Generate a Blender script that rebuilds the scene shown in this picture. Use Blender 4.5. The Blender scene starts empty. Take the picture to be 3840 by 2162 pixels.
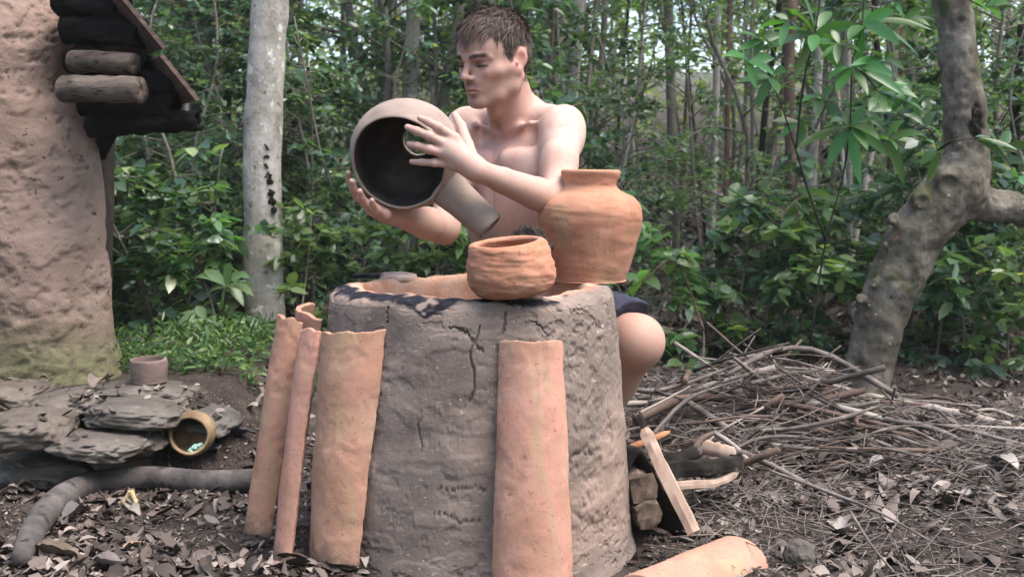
import bpy, math, random
import numpy as np
from mathutils import Vector

# ---------------------------------------------------------------- camera, sky, sun, exposure
SC = bpy.context.scene
F_PX, PITCH, CAM_H = 1150.0, math.radians(5.2), 0.80
cam_d = bpy.data.cameras.new('camera')
cam = bpy.data.objects.new('camera', cam_d)
SC.collection.objects.link(cam)
cam.location = (0, 0, CAM_H)
cam.rotation_euler = (math.pi / 2 - PITCH, 0, 0)
cam_d.sensor_width = 36.0
cam_d.lens = F_PX / 1024 * 36
cam_d.clip_start, cam_d.clip_end = 0.05, 500
cam_d.dof.use_dof = True
cam_d.dof.focus_distance = 2.5
cam_d.dof.aperture_fstop = 7.1
SC.camera = cam

SUN_EL, SUN_AZ = math.radians(64), math.radians(118)      # azimuth clockwise from +Y
world = bpy.data.worlds.new('World')
SC.world = world
world.use_nodes = True
wn = world.node_tree
sky = wn.nodes.new('ShaderNodeTexSky')
sky.sky_type = 'NISHITA'
sky.sun_disc = False
sky.sun_elevation = SUN_EL
sky.sun_rotation = SUN_AZ
sky.air_density, sky.dust_density, sky.ozone_density = 1.0, 3.0, 0.6
wn.links.new(sky.outputs[0], wn.nodes['Background'].inputs[0])
wn.nodes['Background'].inputs[1].default_value = 0.15
sun_d = bpy.data.lights.new('sun', 'SUN')
sun_d.energy = 1.25
sun_d.angle = math.radians(42)
sun_d.color = (1.0, 0.975, 0.95)
sun = bpy.data.objects.new('sun', sun_d)
SC.collection.objects.link(sun)
_s = Vector((math.sin(SUN_AZ) * math.cos(SUN_EL), math.cos(SUN_AZ) * math.cos(SUN_EL), math.sin(SUN_EL)))
sun.rotation_euler = _s.to_track_quat('Z', 'Y').to_euler()
sun.location = _s * 20
SC.view_settings.view_transform = 'Standard'
SC.view_settings.look = 'None'
SC.view_settings.gamma = 1
SC.view_settings.use_curve_mapping = False
SC.view_settings.exposure = 1.9
SC.render.engine = 'CYCLES'
SC.cycles.use_denoising = True
SC.cycles.max_bounces = 6
SC.cycles.diffuse_bounces = 3
SC.cycles.glossy_bounces = 2
SC.cycles.transmission_bounces = 3
SC.cycles.sample_clamp_indirect = 6

# ---------------------------------------------------------------- helpers
rng = np.random.default_rng(11)
RND = random.Random(5)
A = lambda *v: np.array(v, dtype=float)
SP, CP = math.sin(PITCH), math.cos(PITCH)


def P(px, py, Y):
    """world point seen at pixel (px, py) of the 1024 x 576 frame at distance Y"""
    x, y = (px - 512) / F_PX, -(py - 288) / F_PX
    d = A(x, CP + y * SP, -SP + y * CP)
    return A(0, 0, CAM_H) + d * (Y / d[1])


def unit(v):
    v = np.asarray(v, float)
    return v / max(np.linalg.norm(v), 1e-9)


def sstep(a, b, x):
    t = np.clip((x - a) / (b - a), 0, 1)
    return t * t * (3 - 2 * t)


def _hash(ix, iy, iz, seed):
    h = (ix * 374761393 + iy * 668265263 + iz * 2147483647 + seed * 974634777) & 0xffffffff
    h = ((h ^ (h >> 13)) * 1274126177) & 0xffffffff
    h = ((h ^ (h >> 16)) * 2246822519) & 0xffffffff
    return ((h ^ (h >> 15)) & 0xffff) / 65535.0 * 2 - 1


def noise3(p, seed=0):
    p = np.asarray(p, float)
    i = np.floor(p).astype(np.int64)
    f = p - i
    u = f * f * f * (f * (f * 6 - 15) + 10)
    r = 0
    for dx in (0, 1):
        wx = u[..., 0] if dx else 1 - u[..., 0]
        for dy in (0, 1):
            wy = u[..., 1] if dy else 1 - u[..., 1]
            for dz in (0, 1):
                wz = u[..., 2] if dz else 1 - u[..., 2]
                r = r + wx * wy * wz * _hash(i[..., 0] + dx, i[..., 1] + dy, i[..., 2] + dz, seed)
    return r


def fbm(p, scale, octaves=4, seed=0, gain=0.5):
    p = np.asarray(p, float) * scale
    r, a = 0, 1.0
    for o in range(octaves):
        r = r + a * noise3(p, seed + o * 17)
        p = p * 2.03
        a *= gain
    return r


def mesh(name, V, Fc, mat, smooth=True):
    """mesh datablock from arrays; Fc is an (n,3)/(n,4) array or a list of them"""
    V = np.asarray(V, np.float32)
    Fl = [np.asarray(f, np.int32) for f in (Fc if isinstance(Fc, list) else [Fc]) if len(f)]
    me = bpy.data.meshes.new(name)
    me.vertices.add(len(V))
    me.vertices.foreach_set('co', V.ravel())
    tot = sum(f.size for f in Fl)
    me.loops.add(tot)
    me.loops.foreach_set('vertex_index', np.concatenate([f.ravel() for f in Fl]))
    n = sum(len(f) for f in Fl)
    me.polygons.add(n)
    sizes = np.concatenate([np.full(len(f), f.shape[1], np.int32) for f in Fl])
    starts = np.concatenate([[0], np.cumsum(sizes)[:-1]]).astype(np.int32)
    me.polygons.foreach_set('loop_start', starts)
    me.polygons.foreach_set('use_smooth', np.full(n, smooth, bool))
    me.update(calc_edges=True)
    me.validate()
    if mat is not None:
        me.materials.append(mat)
    return me


def link(o):
    SC.collection.objects.link(o)
    return o


def tag(o, label=None, cat=None, group=None, kind=None):
    if label: o['label'] = label
    if cat: o['category'] = cat
    if group: o['group'] = group
    if kind: o['kind'] = kind
    return o


def thing(name, label, cat, loc, group=None):
    o = link(bpy.data.objects.new(name, None))
    o.location = loc
    o.empty_display_size = 0.05
    return tag(o, label, cat, group)


def wloc(o):
    l = np.array(o.location)
    while o.parent is not None:
        o = o.parent
        l = l + np.array(o.location)
    return l


def part(name, V, Fc, mat, parent, smooth=True, kind=None, label=None):
    """child mesh; V in world coordinates"""
    o = bpy.data.objects.new(name, mesh(name, np.asarray(V) - wloc(parent), Fc, mat, smooth))
    o.parent = parent
    link(o)
    return tag(o, label, None, None, kind)


def solo(name, V, Fc, mat, label, cat, group=None, kind=None, smooth=True, loc=None):
    """top-level thing that is a single mesh; origin at its base"""
    V = np.asarray(V, float)
    if loc is None:
        loc = A((V[:, 0].min() + V[:, 0].max()) / 2, (V[:, 1].min() + V[:, 1].max()) / 2, V[:, 2].min())
    o = bpy.data.objects.new(name, mesh(name, V - loc, Fc, mat, smooth))
    o.location = loc
    link(o)
    return tag(o, label, cat, group, kind)


def dup(root, loc, rz=0.0, s=1.0, label=None, group=None):
    r = link(root.copy())
    r.location = loc
    r.rotation_euler = (0, 0, rz)
    r.scale = (s, s, s) if np.isscalar(s) else s
    if label: r['label'] = label
    if group: r['group'] = group
    for ch in list(root.children):
        c = link(ch.copy())
        c.parent = r
    return r


def grid_faces(nu, nv, wrap_u=False, off=0):
    """quads of a nu x nv lattice stored row by row (v outer)"""
    iu = np.arange(nu if wrap_u else nu - 1)
    iv = np.arange(nv - 1)
    U, Vv = np.meshgrid(iu, iv)
    a = Vv * nu + U
    b = Vv * nu + (U + 1) % nu
    return np.stack([a, b, b + nu, a + nu], -1).reshape(-1, 4) + off


def join(pieces):
    V, Fq, n = [], [], 0
    for v, f in pieces:
        V.append(np.asarray(v, float))
        for g in (f if isinstance(f, list) else [f]):
            Fq.append(np.asarray(g) + n)
        n += len(v)
    q = [f for f in Fq if f.shape[1] == 4]
    t = [f for f in Fq if f.shape[1] == 3]
    out = []
    if q: out.append(np.concatenate(q))
    if t: out.append(np.concatenate(t))
    return np.concatenate(V), out


def spline(pts, n):
    """Catmull-Rom through points (any dimension)"""
    pts = np.asarray(pts, float)
    if len(pts) == 2:
        t = np.linspace(0, 1, n)[:, None]
        return pts[0] * (1 - t) + pts[1] * t
    e = np.vstack([2 * pts[0] - pts[1], pts, 2 * pts[-1] - pts[-2]])
    t = np.linspace(0, len(pts) - 1 - 1e-6, n)
    i = t.astype(int)
    f = (t - i)[:, None]
    p0, p1, p2, p3 = e[i], e[i + 1], e[i + 2], e[i + 3]
    return 0.5 * (2 * p1 + (p2 - p0) * f + (2 * p0 - 5 * p1 + 4 * p2 - p3) * f ** 2 + (3 * p1 - p0 - 3 * p2 + p3) * f ** 3)


def tube(pts, rad, n=8, rough=0.0, seed=0, flat=1.0, nscale=40):
    """closed tapered tube along points, radii per point; rough = relative surface noise"""
    pts = np.asarray(pts, float)
    m = len(pts)
    rad = np.broadcast_to(np.asarray(rad, float), (m,)) if np.ndim(rad) == 0 or len(np.atleast_1d(rad)) == m else np.interp(np.linspace(0, 1, m), np.linspace(0, 1, len(rad)), rad)
    T = np.gradient(pts, axis=0)
    T /= np.linalg.norm(T, axis=1)[:, None] + 1e-9
    up = A(0, 0, 1) if abs(T[0][2]) < 0.9 else A(1, 0, 0)
    Nn = np.zeros_like(pts)
    nv = unit(np.cross(T[0], up))
    for i in range(m):
        nv = unit(nv - T[i] * nv.dot(T[i]))
        Nn[i] = nv
    B = np.cross(T, Nn)
    a = np.linspace(0, 2 * np.pi, n, endpoint=False)
    r = rad[:, None, None]
    V = pts[:, None, :] + r * (np.cos(a)[None, :, None] * Nn[:, None, :] + flat * np.sin(a)[None, :, None] * B[:, None, :])
    if rough:
        d = fbm(V, nscale, 3, seed)[..., None]
        V = V + (V - pts[:, None, :]) * d * rough
    V = V.reshape(-1, 3)
    V = np.vstack([V, pts[0], pts[-1]])
    k = np.arange(n)
    c0 = np.stack([np.full(n, m * n), (k + 1) % n, k], -1)
    c1 = np.stack([np.full(n, m * n + 1), (m - 1) * n + k, (m - 1) * n + (k + 1) % n], -1)
    return V, [grid_faces(n, m, True), np.vstack([c0, c1])]


def frame(axis):
    w = unit(axis)
    u = unit(np.cross(A(0, 1, 0) if abs(w[1]) < 0.9 else A(1, 0, 0), w))
    return u, np.cross(w, u), w


def lathe(prof, n, base, axis=(0, 0, 1), amp=0.0, nscale=12, seed=0, subdiv=None, ribs=0.0):
    """closed profile [(r, t), ...] turned round axis; amp = hand-made unevenness in metres"""
    prof = np.asarray(prof, float)
    if subdiv:
        prof = spline(prof, subdiv)
    u, v, w = frame(axis)
    a = np.linspace(0, 2 * np.pi, n, endpoint=False)
    r, t = prof[:, 0], prof[:, 1]
    ring = np.cos(a)[None, :, None] * u + np.sin(a)[None, :, None] * v
    V = np.asarray(base, float) + r[:, None, None] * ring + t[:, None, None] * w
    if amp:
        q = V - np.asarray(base, float)
        d = fbm(q, nscale, 4, seed) * amp + fbm(q * A(1, 1, 3), nscale * 3, 3, seed + 5) * amp * 0.35
        if ribs:
            d = d + ribs * fbm(np.stack([t[:, None] * 90 + a[None, :] * 0.8 + 0 * q[..., 0], q[..., 0] * 6, q[..., 1] * 6], -1), 1, 2, seed + 9)
        V = V + ring * (d * np.minimum(1, r / 0.02)[:, None])[..., None] + w * (fbm(q, nscale * 0.7, 3, seed + 31) * amp * 0.5)[..., None]
    return V.reshape(-1, 3), [grid_faces(n, len(prof), True)]


_ico = None


def ico(sub=4):
    global _ico
    import bmesh
    bm = bmesh.new()
    bmesh.ops.create_icosphere(bm, subdivisions=sub, radius=1)
    bm.verts.ensure_lookup_table()
    V = np.array([v.co[:] for v in bm.verts])
    Fc = np.array([[v.index for v in f.verts] for f in bm.faces])
    bm.free()
    return V, Fc


# ---------------------------------------------------------------- materials
class NT:
    def __init__(s, name):
        s.m = bpy.data.materials.new(name)
        s.m.use_nodes = True
        s.t = s.m.node_tree
        s.b = s.t.nodes['Principled BSDF']
        s.out = s.t.nodes['Material Output']
        s.co = s.t.nodes.new('ShaderNodeTexCoord').outputs['Object']

    def put(s, inp, v):
        if hasattr(v, 'node'):
            s.t.links.new(v, inp)
        elif isinstance(v, (tuple, list)) and len(v) == 3 and inp.type == 'RGBA':
            inp.default_value = (*v, 1)
        else:
            inp.default_value = v

    def node(s, typ, **kw):
        n = s.t.nodes.new(typ)
        for k, v in kw.items():
            setattr(n, k, v)
        return n

    def noise(s, scale, detail=4, rough=0.55, stretch=None, dist=0.0):
        n = s.node('ShaderNodeTexNoise')
        co = s.co
        if stretch:
            m = s.node('ShaderNodeMapping')
            m.inputs['Scale'].default_value = stretch
            s.put(m.inputs[0], co)
            co = m.outputs[0]
        s.put(n.inputs['Vector'], co)
        n.inputs['Scale'].default_value = scale
        n.inputs['Detail'].default_value = detail
        n.inputs['Roughness'].default_value = rough
        n.inputs['Distortion'].default_value = dist
        return n.outputs['Fac']

    def voro(s, scale, feature='DISTANCE_TO_EDGE', stretch=None):
        n = s.node('ShaderNodeTexVoronoi', feature=feature)
        co = s.co
        if stretch:
            m = s.node('ShaderNodeMapping')
            m.inputs['Scale'].default_value = stretch
            s.put(m.inputs[0], co)
            co = m.outputs[0]
        s.put(n.inputs['Vector'], co)
        n.inputs['Scale'].default_value = scale
        return n.outputs[0]

    def ramp(s, fac, stops):
        n = s.node('ShaderNodeValToRGB')
        e = n.color_ramp.elements
        while len(e) < len(stops):
            e.new(0.5)
        for k, (p, c) in enumerate(stops):
            e[k].position = p
            e[k].color = (*c, 1) if len(c) == 3 else c
        s.put(n.inputs[0], fac)
        return n.outputs[0]

    def thr(s, fac, a, b):
        n = s.node('ShaderNodeMapRange', interpolation_type='SMOOTHSTEP')
        s.put(n.inputs[0], fac)
        n.inputs[1].default_value, n.inputs[2].default_value = a, b
        return n.outputs[0]

    def mix(s, fac, a, b, mode='MIX'):
        n = s.node('ShaderNodeMix', data_type='RGBA', blend_type=mode)
        s.put(n.inputs[0], fac)
        s.put(n.inputs[6], a)
        s.put(n.inputs[7], b)
        return n.outputs[2]

    def math(s, op, a, b=0.0):
        n = s.node('ShaderNodeMath', operation=op)
        s.put(n.inputs[0], a)
        s.put(n.inputs[1], b)
        return n.outputs[0]

    def attr(s, name):
        return s.node('ShaderNodeAttribute', attribute_name=name)

    def bump(s, h, strength=0.5, dist=0.01, prev=None):
        n = s.node('ShaderNodeBump')
        n.inputs['Strength'].default_value = strength
        n.inputs['Distance'].default_value = dist
        s.put(n.inputs['Height'], h)
        if prev is not None:
            s.put(n.inputs['Normal'], prev)
        return n.outputs[0]

    def done(s, col, rough=0.85, normal=None, spec=0.3, **kw):
        s.put(s.b.inputs['Base Color'], col)
        s.put(s.b.inputs['Roughness'], rough)
        s.b.inputs['Specular IOR Level'].default_value = spec
        if normal is not None:
            s.put(s.b.inputs['Normal'], normal)
        for k, v in kw.items():
            s.put(s.b.inputs[k], v)
        return s.m


def mottled(name, stops, scale=8, rough=0.85, bump=0.4, bscale=60, bdist=0.004, spec=0.25, stretch=None, fleck=None, detail=6):
    n = NT(name)
    c = n.ramp(n.noise(scale, detail, 0.6, stretch), stops)
    if fleck:
        c = n.mix(n.thr(n.noise(fleck[1], 4, 0.6), fleck[2], fleck[2] + 0.08), c, fleck[0])
    b = n.bump(n.noise(bscale, 6, 0.65, stretch), bump, bdist)
    return n.done(c, rough, b, spec)


def clay_mat(name, light, mid, dark, smoke=(0.17, 0.115, 0.085), smoke_at=0.62, dirt=False):
    """hand-made fired clay: pink and buff fire clouds, smoke stains, scratches"""
    light, mid, dark = [tuple(v * 0.88 for v in t) for t in (light, mid, dark)]
    n = NT(name)
    c = n.ramp(n.noise(9, 5, 0.6), [(0.32, dark), (0.5, mid), (0.68, light)])
    pink = tuple(a * b for a, b in zip(light, (1.0, 0.83, 0.86)))
    buff = (mid[0] * 0.92, mid[1] * 1.16, mid[2] * 1.0)
    c = n.mix(n.math('MULTIPLY', n.thr(n.noise(3.4, 4, 0.6, dist=0.8), 0.46, 0.58), 0.75), c, pink)
    c = n.mix(n.math('MULTIPLY', n.thr(n.noise(4.6, 4, 0.6, (1.2, 1.2, 0.6), dist=0.8), 0.5, 0.6), 0.75), c, buff)
    c = n.mix(n.math('MULTIPLY', n.thr(n.noise(6.2, 5, 0.65, (1, 1, 0.55), dist=0.9), smoke_at - 0.09, smoke_at + 0.08), 0.75), c, smoke)
    c = n.mix(n.math('MULTIPLY', n.thr(n.noise(8.7, 4, 0.6, dist=0.5), 0.56, 0.66), 0.4), c, tuple(min(1, a * 1.22) for a in light))
    c = n.mix(n.math('MULTIPLY', n.thr(n.noise(130, 3, 0.6), 0.62, 0.68), 0.55), c, tuple(a * 0.45 for a in dark))
    c = n.mix(n.math('MULTIPLY', n.thr(n.noise(42, 2, 0.5, (1, 1, 0.25)), 0.70, 0.73), 0.45), c, tuple(a * 0.45 for a in dark))
    if dirt:                      # soil splashed on the foot that stands in the mud
        sz = n.node('ShaderNodeSeparateXYZ')
        n.put(sz.inputs[0], n.co)
        hh = n.math('ADD', sz.outputs[2], n.math('MULTIPLY', n.math('SUBTRACT', n.noise(30, 5, 0.7), 0.5), 0.14))
        c = n.mix(n.math('MULTIPLY', n.thr(hh, 0.05, 0.0), 0.75), c, (0.09, 0.066, 0.052))
    b = n.bump(n.noise(24, 5, 0.6, dist=0.4), 0.4, 0.006)
    b = n.bump(n.noise(200, 4, 0.65), 0.3, 0.0012, b)
    return n.done(c, 0.9, b, 0.15)


def leaf_mat(name, stops, trans=0.35, rough=0.32, spec=0.6, tint=0.25):
    n = NT(name)
    g = n.node('ShaderNodeNewGeometry')
    oi = n.node('ShaderNodeObjectInfo')
    c = n.ramp(g.outputs['Random Per Island'], stops)
    hv = n.node('ShaderNodeHueSaturation')
    n.put(hv.inputs['Color'], c)
    n.put(hv.inputs['Hue'], n.math('ADD', n.math('MULTIPLY', oi.outputs['Random'], 0.05), 0.475))
    n.put(hv.inputs['Value'], n.math('ADD', n.math('MULTIPLY', oi.outputs['Random'], tint * 2), 1 - tint))
    c = hv.outputs[0]
    n.done(c, rough, None, spec)
    tr = n.node('ShaderNodeBsdfTranslucent')
    n.put(tr.inputs[0], n.mix(1.0, c, (1.35, 1.5, 0.6), 'MULTIPLY'))
    mx = n.node('ShaderNodeMixShader')
    mx.inputs[0].default_value = trans
    n.t.links.new(n.b.outputs[0], mx.inputs[1])
    n.t.links.new(tr.outputs[0], mx.inputs[2])
    n.t.links.new(mx.outputs[0], n.out.inputs[0])
    return n.m


# ---------------------------------------------------------------- implicit surfaces (body, tree): smooth unions polygonised by surface nets
class SDF:
    def __init__(s):
        s.prims = []           # (kind, func, centre, bound radius, k, op)

    def cone(s, a, b, ra, rb, k=0.02, op='u'):
        a, b = np.asarray(a, float), np.asarray(b, float)
        ba = b - a
        L2 = max(ba.dot(ba), 1e-10)

        def f(p):
            t = np.clip(((p - a) @ ba) / L2, 0, 1)
            return np.linalg.norm(p - a - t[:, None] * ba, axis=1) - (ra + (rb - ra) * t)
        s.prims.append((f, (a + b) / 2, math.sqrt(L2) / 2 + max(ra, rb), k, op))
        return s

    def chain(s, pts, rad, k=0.02, k_in=None):
        for i in range(len(pts) - 1):
            s.cone(pts[i], pts[i + 1], rad[i], rad[i + 1], k if i == 0 or k_in is None else k_in)
        return s

    def ell(s, c, r, R=None, k=0.02, op='u'):
        c, r = np.asarray(c, float), np.asarray(r, float)
        R = np.eye(3) if R is None else np.asarray(R)      # rows = local axes

        def f(p):
            q = (p - c) @ R.T
            k0 = np.linalg.norm(q / r, axis=1)
            k1 = np.linalg.norm(q / (r * r), axis=1)
            return k0 * (k0 - 1) / np.maximum(k1, 1e-6)
        s.prims.append((f, c, r.max(), k, op))
        return s

    def ev(s, p, prims):
        d = np.full(len(p), 0.2)
        for f, c, br, k, op in prims:
            e = f(p)
            if op == 'u':
                h = np.maximum(k - np.abs(d - e), 0) / k
                d = np.minimum(d, e) - h * h * k * 0.25
            else:
                e = -e
                h = np.maximum(k - np.abs(d - e), 0) / k
                d = np.maximum(d, e) + h * h * k * 0.25
        return d

    def polygonise(s, h, disp=None):
        n = 16
        lo = np.min([c - br for f, c, br, k, op in s.prims if op == 'u'], 0) - 0.02
        hi = np.max([c + br for f, c, br, k, op in s.prims if op == 'u'], 0) + 0.02
        bs = n * h
        nb = np.ceil((hi - lo) / bs).astype(int)
        gi = np.stack(np.meshgrid(*[np.arange(k) for k in nb], indexing='ij'), -1).reshape(-1, 3)
        cen = lo + (gi + 0.5) * bs
        half = bs * math.sqrt(3) / 2
        near = np.zeros((len(gi), len(s.prims)), bool)
        for j, (f, c, br, k, op) in enumerate(s.prims):
            rough = np.linalg.norm(cen - c, axis=1) < br + half + k
            idx = np.where(rough)[0]
            if len(idx):
                near[idx, j] = f(cen[idx]) < half * 1.7 + k
        dims = nb * n + 2
        key = lambda I: (I[..., 0] * dims[1] + I[..., 1]) * dims[2] + I[..., 2]
        m = n + 1
        loc = np.stack(np.meshgrid(*[np.arange(m)] * 3, indexing='ij'), -1).reshape(-1, 3)
        VK, VP, Q = [], [], []
        corners = np.array([[i, j, k] for i in (0, 1) for j in (0, 1) for k in (0, 1)])
        edges = [(a, b) for a in range(8) for b in range(a + 1, 8) if np.abs(corners[a] - corners[b]).sum() == 1]
        for bi in np.where(near.any(1))[0]:
            pr = [s.prims[j] for j in np.where(near[bi])[0]]
            if not any(q[4] == 'u' for q in pr):
                continue
            dc = s.ev(cen[bi:bi + 1], pr)[0]
            if abs(dc) > half * 2.4:
                continue
            base = gi[bi] * n
            pts = lo + (base + loc) * h
            d = s.ev(pts, pr)
            if disp is not None:
                d = d - disp(pts)
            D = d.reshape(m, m, m)
            S = D < 0
            if S.all() or not S.any():
                continue
            cs = [S[c[0]:c[0] + n, c[1]:c[1] + n, c[2]:c[2] + n] for c in corners]
            tot = sum(c.astype(np.int8) for c in cs)
            I = np.argwhere((tot > 0) & (tot < 8))
            if len(I):
                acc = np.zeros((len(I), 3))
                cnt = np.zeros(len(I))
                cv = [D[I[:, 0] + c[0], I[:, 1] + c[1], I[:, 2] + c[2]] for c in corners]
                for a, b in edges:
                    x = (cv[a] < 0) != (cv[b] < 0)
                    t = np.where(x, cv[a] / np.where(x, cv[a] - cv[b], 1), 0)
                    pt = corners[a] + t[:, None] * (corners[b] - corners[a])
                    acc += pt * x[:, None]
                    cnt += x
                VK.append(key(base + I))
                VP.append(lo + (base + I + acc / cnt[:, None]) * h)
            for ax in range(3):
                o = np.zeros(3, int)
                o[ax] = 1
                s0 = S[:n, :n, :n]
                s1 = S[o[0]:o[0] + n, o[1]:o[1] + n, o[2]:o[2] + n]
                E = np.argwhere(s0 != s1)
                if not len(E):
                    continue
                fl = s0[E[:, 0], E[:, 1], E[:, 2]]
                u, v = np.zeros(3, int), np.zeros(3, int)
                u[(ax + 1) % 3] = 1
                v[(ax + 2) % 3] = 1
                G = base + E
                q = np.stack([key(G - u - v), key(G - v), key(G), key(G - u)], -1)
                q[~fl] = q[~fl][:, ::-1]
                Q.append(q)
        VK, VP, Q = np.concatenate(VK), np.concatenate(VP), np.concatenate(Q)
        o = np.argsort(VK)
        VK, VP = VK[o], VP[o]
        miss = np.setdiff1d(Q, VK)              # cells whose neighbour block rounded the other way: close them at their centre
        if len(miss):
            mi = np.stack([miss // (dims[1] * dims[2]), (miss // dims[2]) % dims[1], miss % dims[2]], -1)
            VK = np.concatenate([VK, miss])
            VP = np.concatenate([VP, lo + (mi + 0.5) * h])
            o = np.argsort(VK)
            VK, VP = VK[o], VP[o]
        return VP, np.searchsorted(VK, Q)


def relax(V, Fq, it=2, lam=0.5):
    e = np.concatenate([Fq[:, [0, 1]], Fq[:, [1, 2]], Fq[:, [2, 3]], Fq[:, [3, 0]]])
    for _ in range(it):
        acc = np.zeros_like(V)
        cnt = np.zeros(len(V))
        np.add.at(acc, e[:, 0], V[e[:, 1]])
        np.add.at(acc, e[:, 1], V[e[:, 0]])
        np.add.at(cnt, e[:, 0], 1)
        np.add.at(cnt, e[:, 1], 1)
        V = V + lam * (acc / np.maximum(cnt, 1)[:, None] - V)
    return V


def set_color(o, name, C):
    at = o.data.color_attributes.new(name, 'FLOAT_COLOR', 'POINT')
    at.data.foreach_set('color', np.concatenate([C, np.ones((len(C), 1))], 1).astype(np.float32).ravel())


# ---------------------------------------------------------------- terrain
KX, KY = -0.085, 2.5            # furnace centre


def ground_h(x, y):
    x, y = np.asarray(x, float), np.asarray(y, float)
    h = 0.045 * np.exp(-((x + 0.42) / 0.32) ** 2 - ((y - 2.1) / 0.4) ** 2)
    h = h + 0.2 * sstep(-0.62, -0.95, x) * sstep(3.05, 3.42, y) * (1 - 0.75 * sstep(4.3, 5.6, y))
    h = h + 0.07 * np.exp(-((x - 1.0) / 0.6) ** 2 - ((y - 3.6) / 0.5) ** 2)
    h = h - 0.05 * np.exp(-((x - 0.95) / 0.3) ** 2 - ((y - 2.35) / 0.25) ** 2)
    q = np.stack([x, y, 0 * x], -1)
    h = h + 0.02 * fbm(q, 2.2, 3, 3) * sstep(0.25, 0.9, np.hypot(x - KX, y - KY)) + 0.007 * fbm(q, 14, 3, 8)
    far = np.maximum(0, y - 7.5)
    h = h + 0.11 * far + 0.25 * fbm(q, 0.22, 3, 21) * np.minimum(1, far / 6)
    return h


def on_ground(px, py):
    """point of the terrain seen at a pixel"""
    lo, hi = 1.6, 30.0
    for _ in range(40):
        Y = (lo + hi) / 2
        p = P(px, py, Y)
        if p[2] > ground_h(p[0], p[1]): lo = Y
        else: hi = Y
    return P(px, py, lo)


def soil_mat():
    n = NT('forest_soil')
    c = n.ramp(n.noise(9, 8, 0.7), [(0.3, (0.022, 0.017, 0.014)), (0.5, (0.052, 0.039, 0.032)), (0.7, (0.105, 0.081, 0.067))])
    c = n.mix(n.thr(n.noise(120, 4, 0.7), 0.58, 0.68), c, (0.22, 0.18, 0.155))
    b = n.bump(n.noise(45, 8, 0.7), 0.9, 0.02)
    b = n.bump(n.noise(240, 4, 0.7), 0.6, 0.004, b)
    return n.done(c, 0.95, b, 0.15)


gs = np.linspace(-1, 1, 300)
gx = np.sinh(gs * 3.6) / math.sinh(3.6) * 70
gt = np.linspace(0, 1, 320)
gy = -6 + 8.3 * np.minimum(gt / 0.2, 1) + np.where(gt > 0.2, np.sinh((gt - 0.2) / 0.8 * 4.2) / math.sinh(4.2) * 110, 0)
GX, GY = np.meshgrid(gx, gy)
solo('ground', np.stack([GX, GY, ground_h(GX, GY)], -1).reshape(-1, 3), grid_faces(300, 320), soil_mat(),
     None, None, kind='structure', loc=A(0, 0, 0))
tag(bpy.data.objects['ground'], 'dark forest soil under leaf litter')

# ---------------------------------------------------------------- furnace
RIM_Z = 0.58


def kiln_point(px, py):
    r = 0.325
    Y = 2.2
    for _ in range(12):
        x = (px - 512) / F_PX * Y - KX
        Y = KY - math.sqrt(max(r * r - x * x, 0.0004))
        z = P(px, py, Y)[2]
        r = float(np.interp(z, [0, 0.1, 0.55], [0.352, 0.34, 0.313]))
    p = P(px, py, Y)
    return math.atan2(p[0] - KX, -(p[1] - KY)), p[2]


C4 = lambda cx, cy: (226.7 + cx * .2229, 253.3 + cy * .2229)
cracks = [([(1140, 335), (1118, 395), (1098, 440), (1104, 520), (1106, 640), (1090, 670)], 0.0042),
          ([(1095, 380), (1116, 402)], 0.0026), ([(1112, 408), (1150, 436)], 0.003),
          ([(1250, 205), (1256, 290), (1242, 352)], 0.0036), ([(718, 225), (715, 312)], 0.0028),
          ([(930, 1160), (1000, 1178), (1055, 1204), (1145, 1192)], 0.0032),
          ([(858, 740), (866, 820), (872, 890)], 0.0018),
          ([(1375, 300), (1420, 340), (1440, 390)], 0.0022),
          ([(1540, 910), (1590, 890), (1640, 900)], 0.003), ([(1000, 330), (1060, 345), (1090, 370)], 0.003),
          ([(920, 1050), (1000, 1062), (1090, 1050), (1170, 1062)], 0.0024), ([(1700, 700), (1720, 760), (1730, 840)], 0.002)]
th_f = np.linspace(-1.85, 1.85, 760)
th_b = np.linspace(1.85, 2 * math.pi - 1.85, 142)[1:-1]
TH = np.concatenate([th_f, th_b])
outer = [(0.362, -0.06), (0.357, 0.0), (0.348, 0.03), (0.342, 0.1), (0.334, 0.25), (0.322, 0.42), (0.313, 0.53), (0.309, 0.558)]
PO = spline(outer, 250)
PR = spline([(0.309, 0.558), (0.3, 0.57), (0.285, 0.5755), (0.262, 0.580), (0.246, 0.578), (0.238, 0.566), (0.236, 0.54)], 46)[1:]
PI = spline([(0.236, 0.54), (0.232, 0.45), (0.226, 0.33), (0.22, 0.26), (0.15, 0.245), (0.0005, 0.24)], 40)[1:]
PF = np.vstack([PO, PR, PI])
R0, Z0 = PF[:, 0][:, None], PF[:, 1][:, None]
T0 = TH[None, :]
q = np.stack([R0 * np.sin(T0), -R0 * np.cos(T0), Z0 + 0 * T0], -1)
row = np.arange(len(PF))[:, None]
is_out = sstep(len(PO) + 34, len(PO) - 2, row) + 0 * T0
band = np.stack([q[..., 0] * 2, q[..., 1] * 2, q[..., 2] * 15], -1)
coil = np.sin(q[..., 2] * 48 + 2.6 * fbm(q, 3, 3, 33))
d = 0.005 * fbm(q, 5, 3, 1) + 0.0011 * coil * sstep(-0.2, 0.4, fbm(q, 3.5, 2, 36)) + 0.0009 * fbm(q * A(1, 1, 1.3), 20, 3, 6)
pit = sstep(0.1, 0.5, fbm(q, 5, 2, 12))
d = d - pit * 0.0032 * sstep(0.15, 0.5, fbm(q * A(1, 1, 1.4), 62, 4, 9)) - 0.0018 * sstep(0.46, 0.6, fbm(q * A(1, 1, 1.5), 34, 4, 19))
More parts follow.
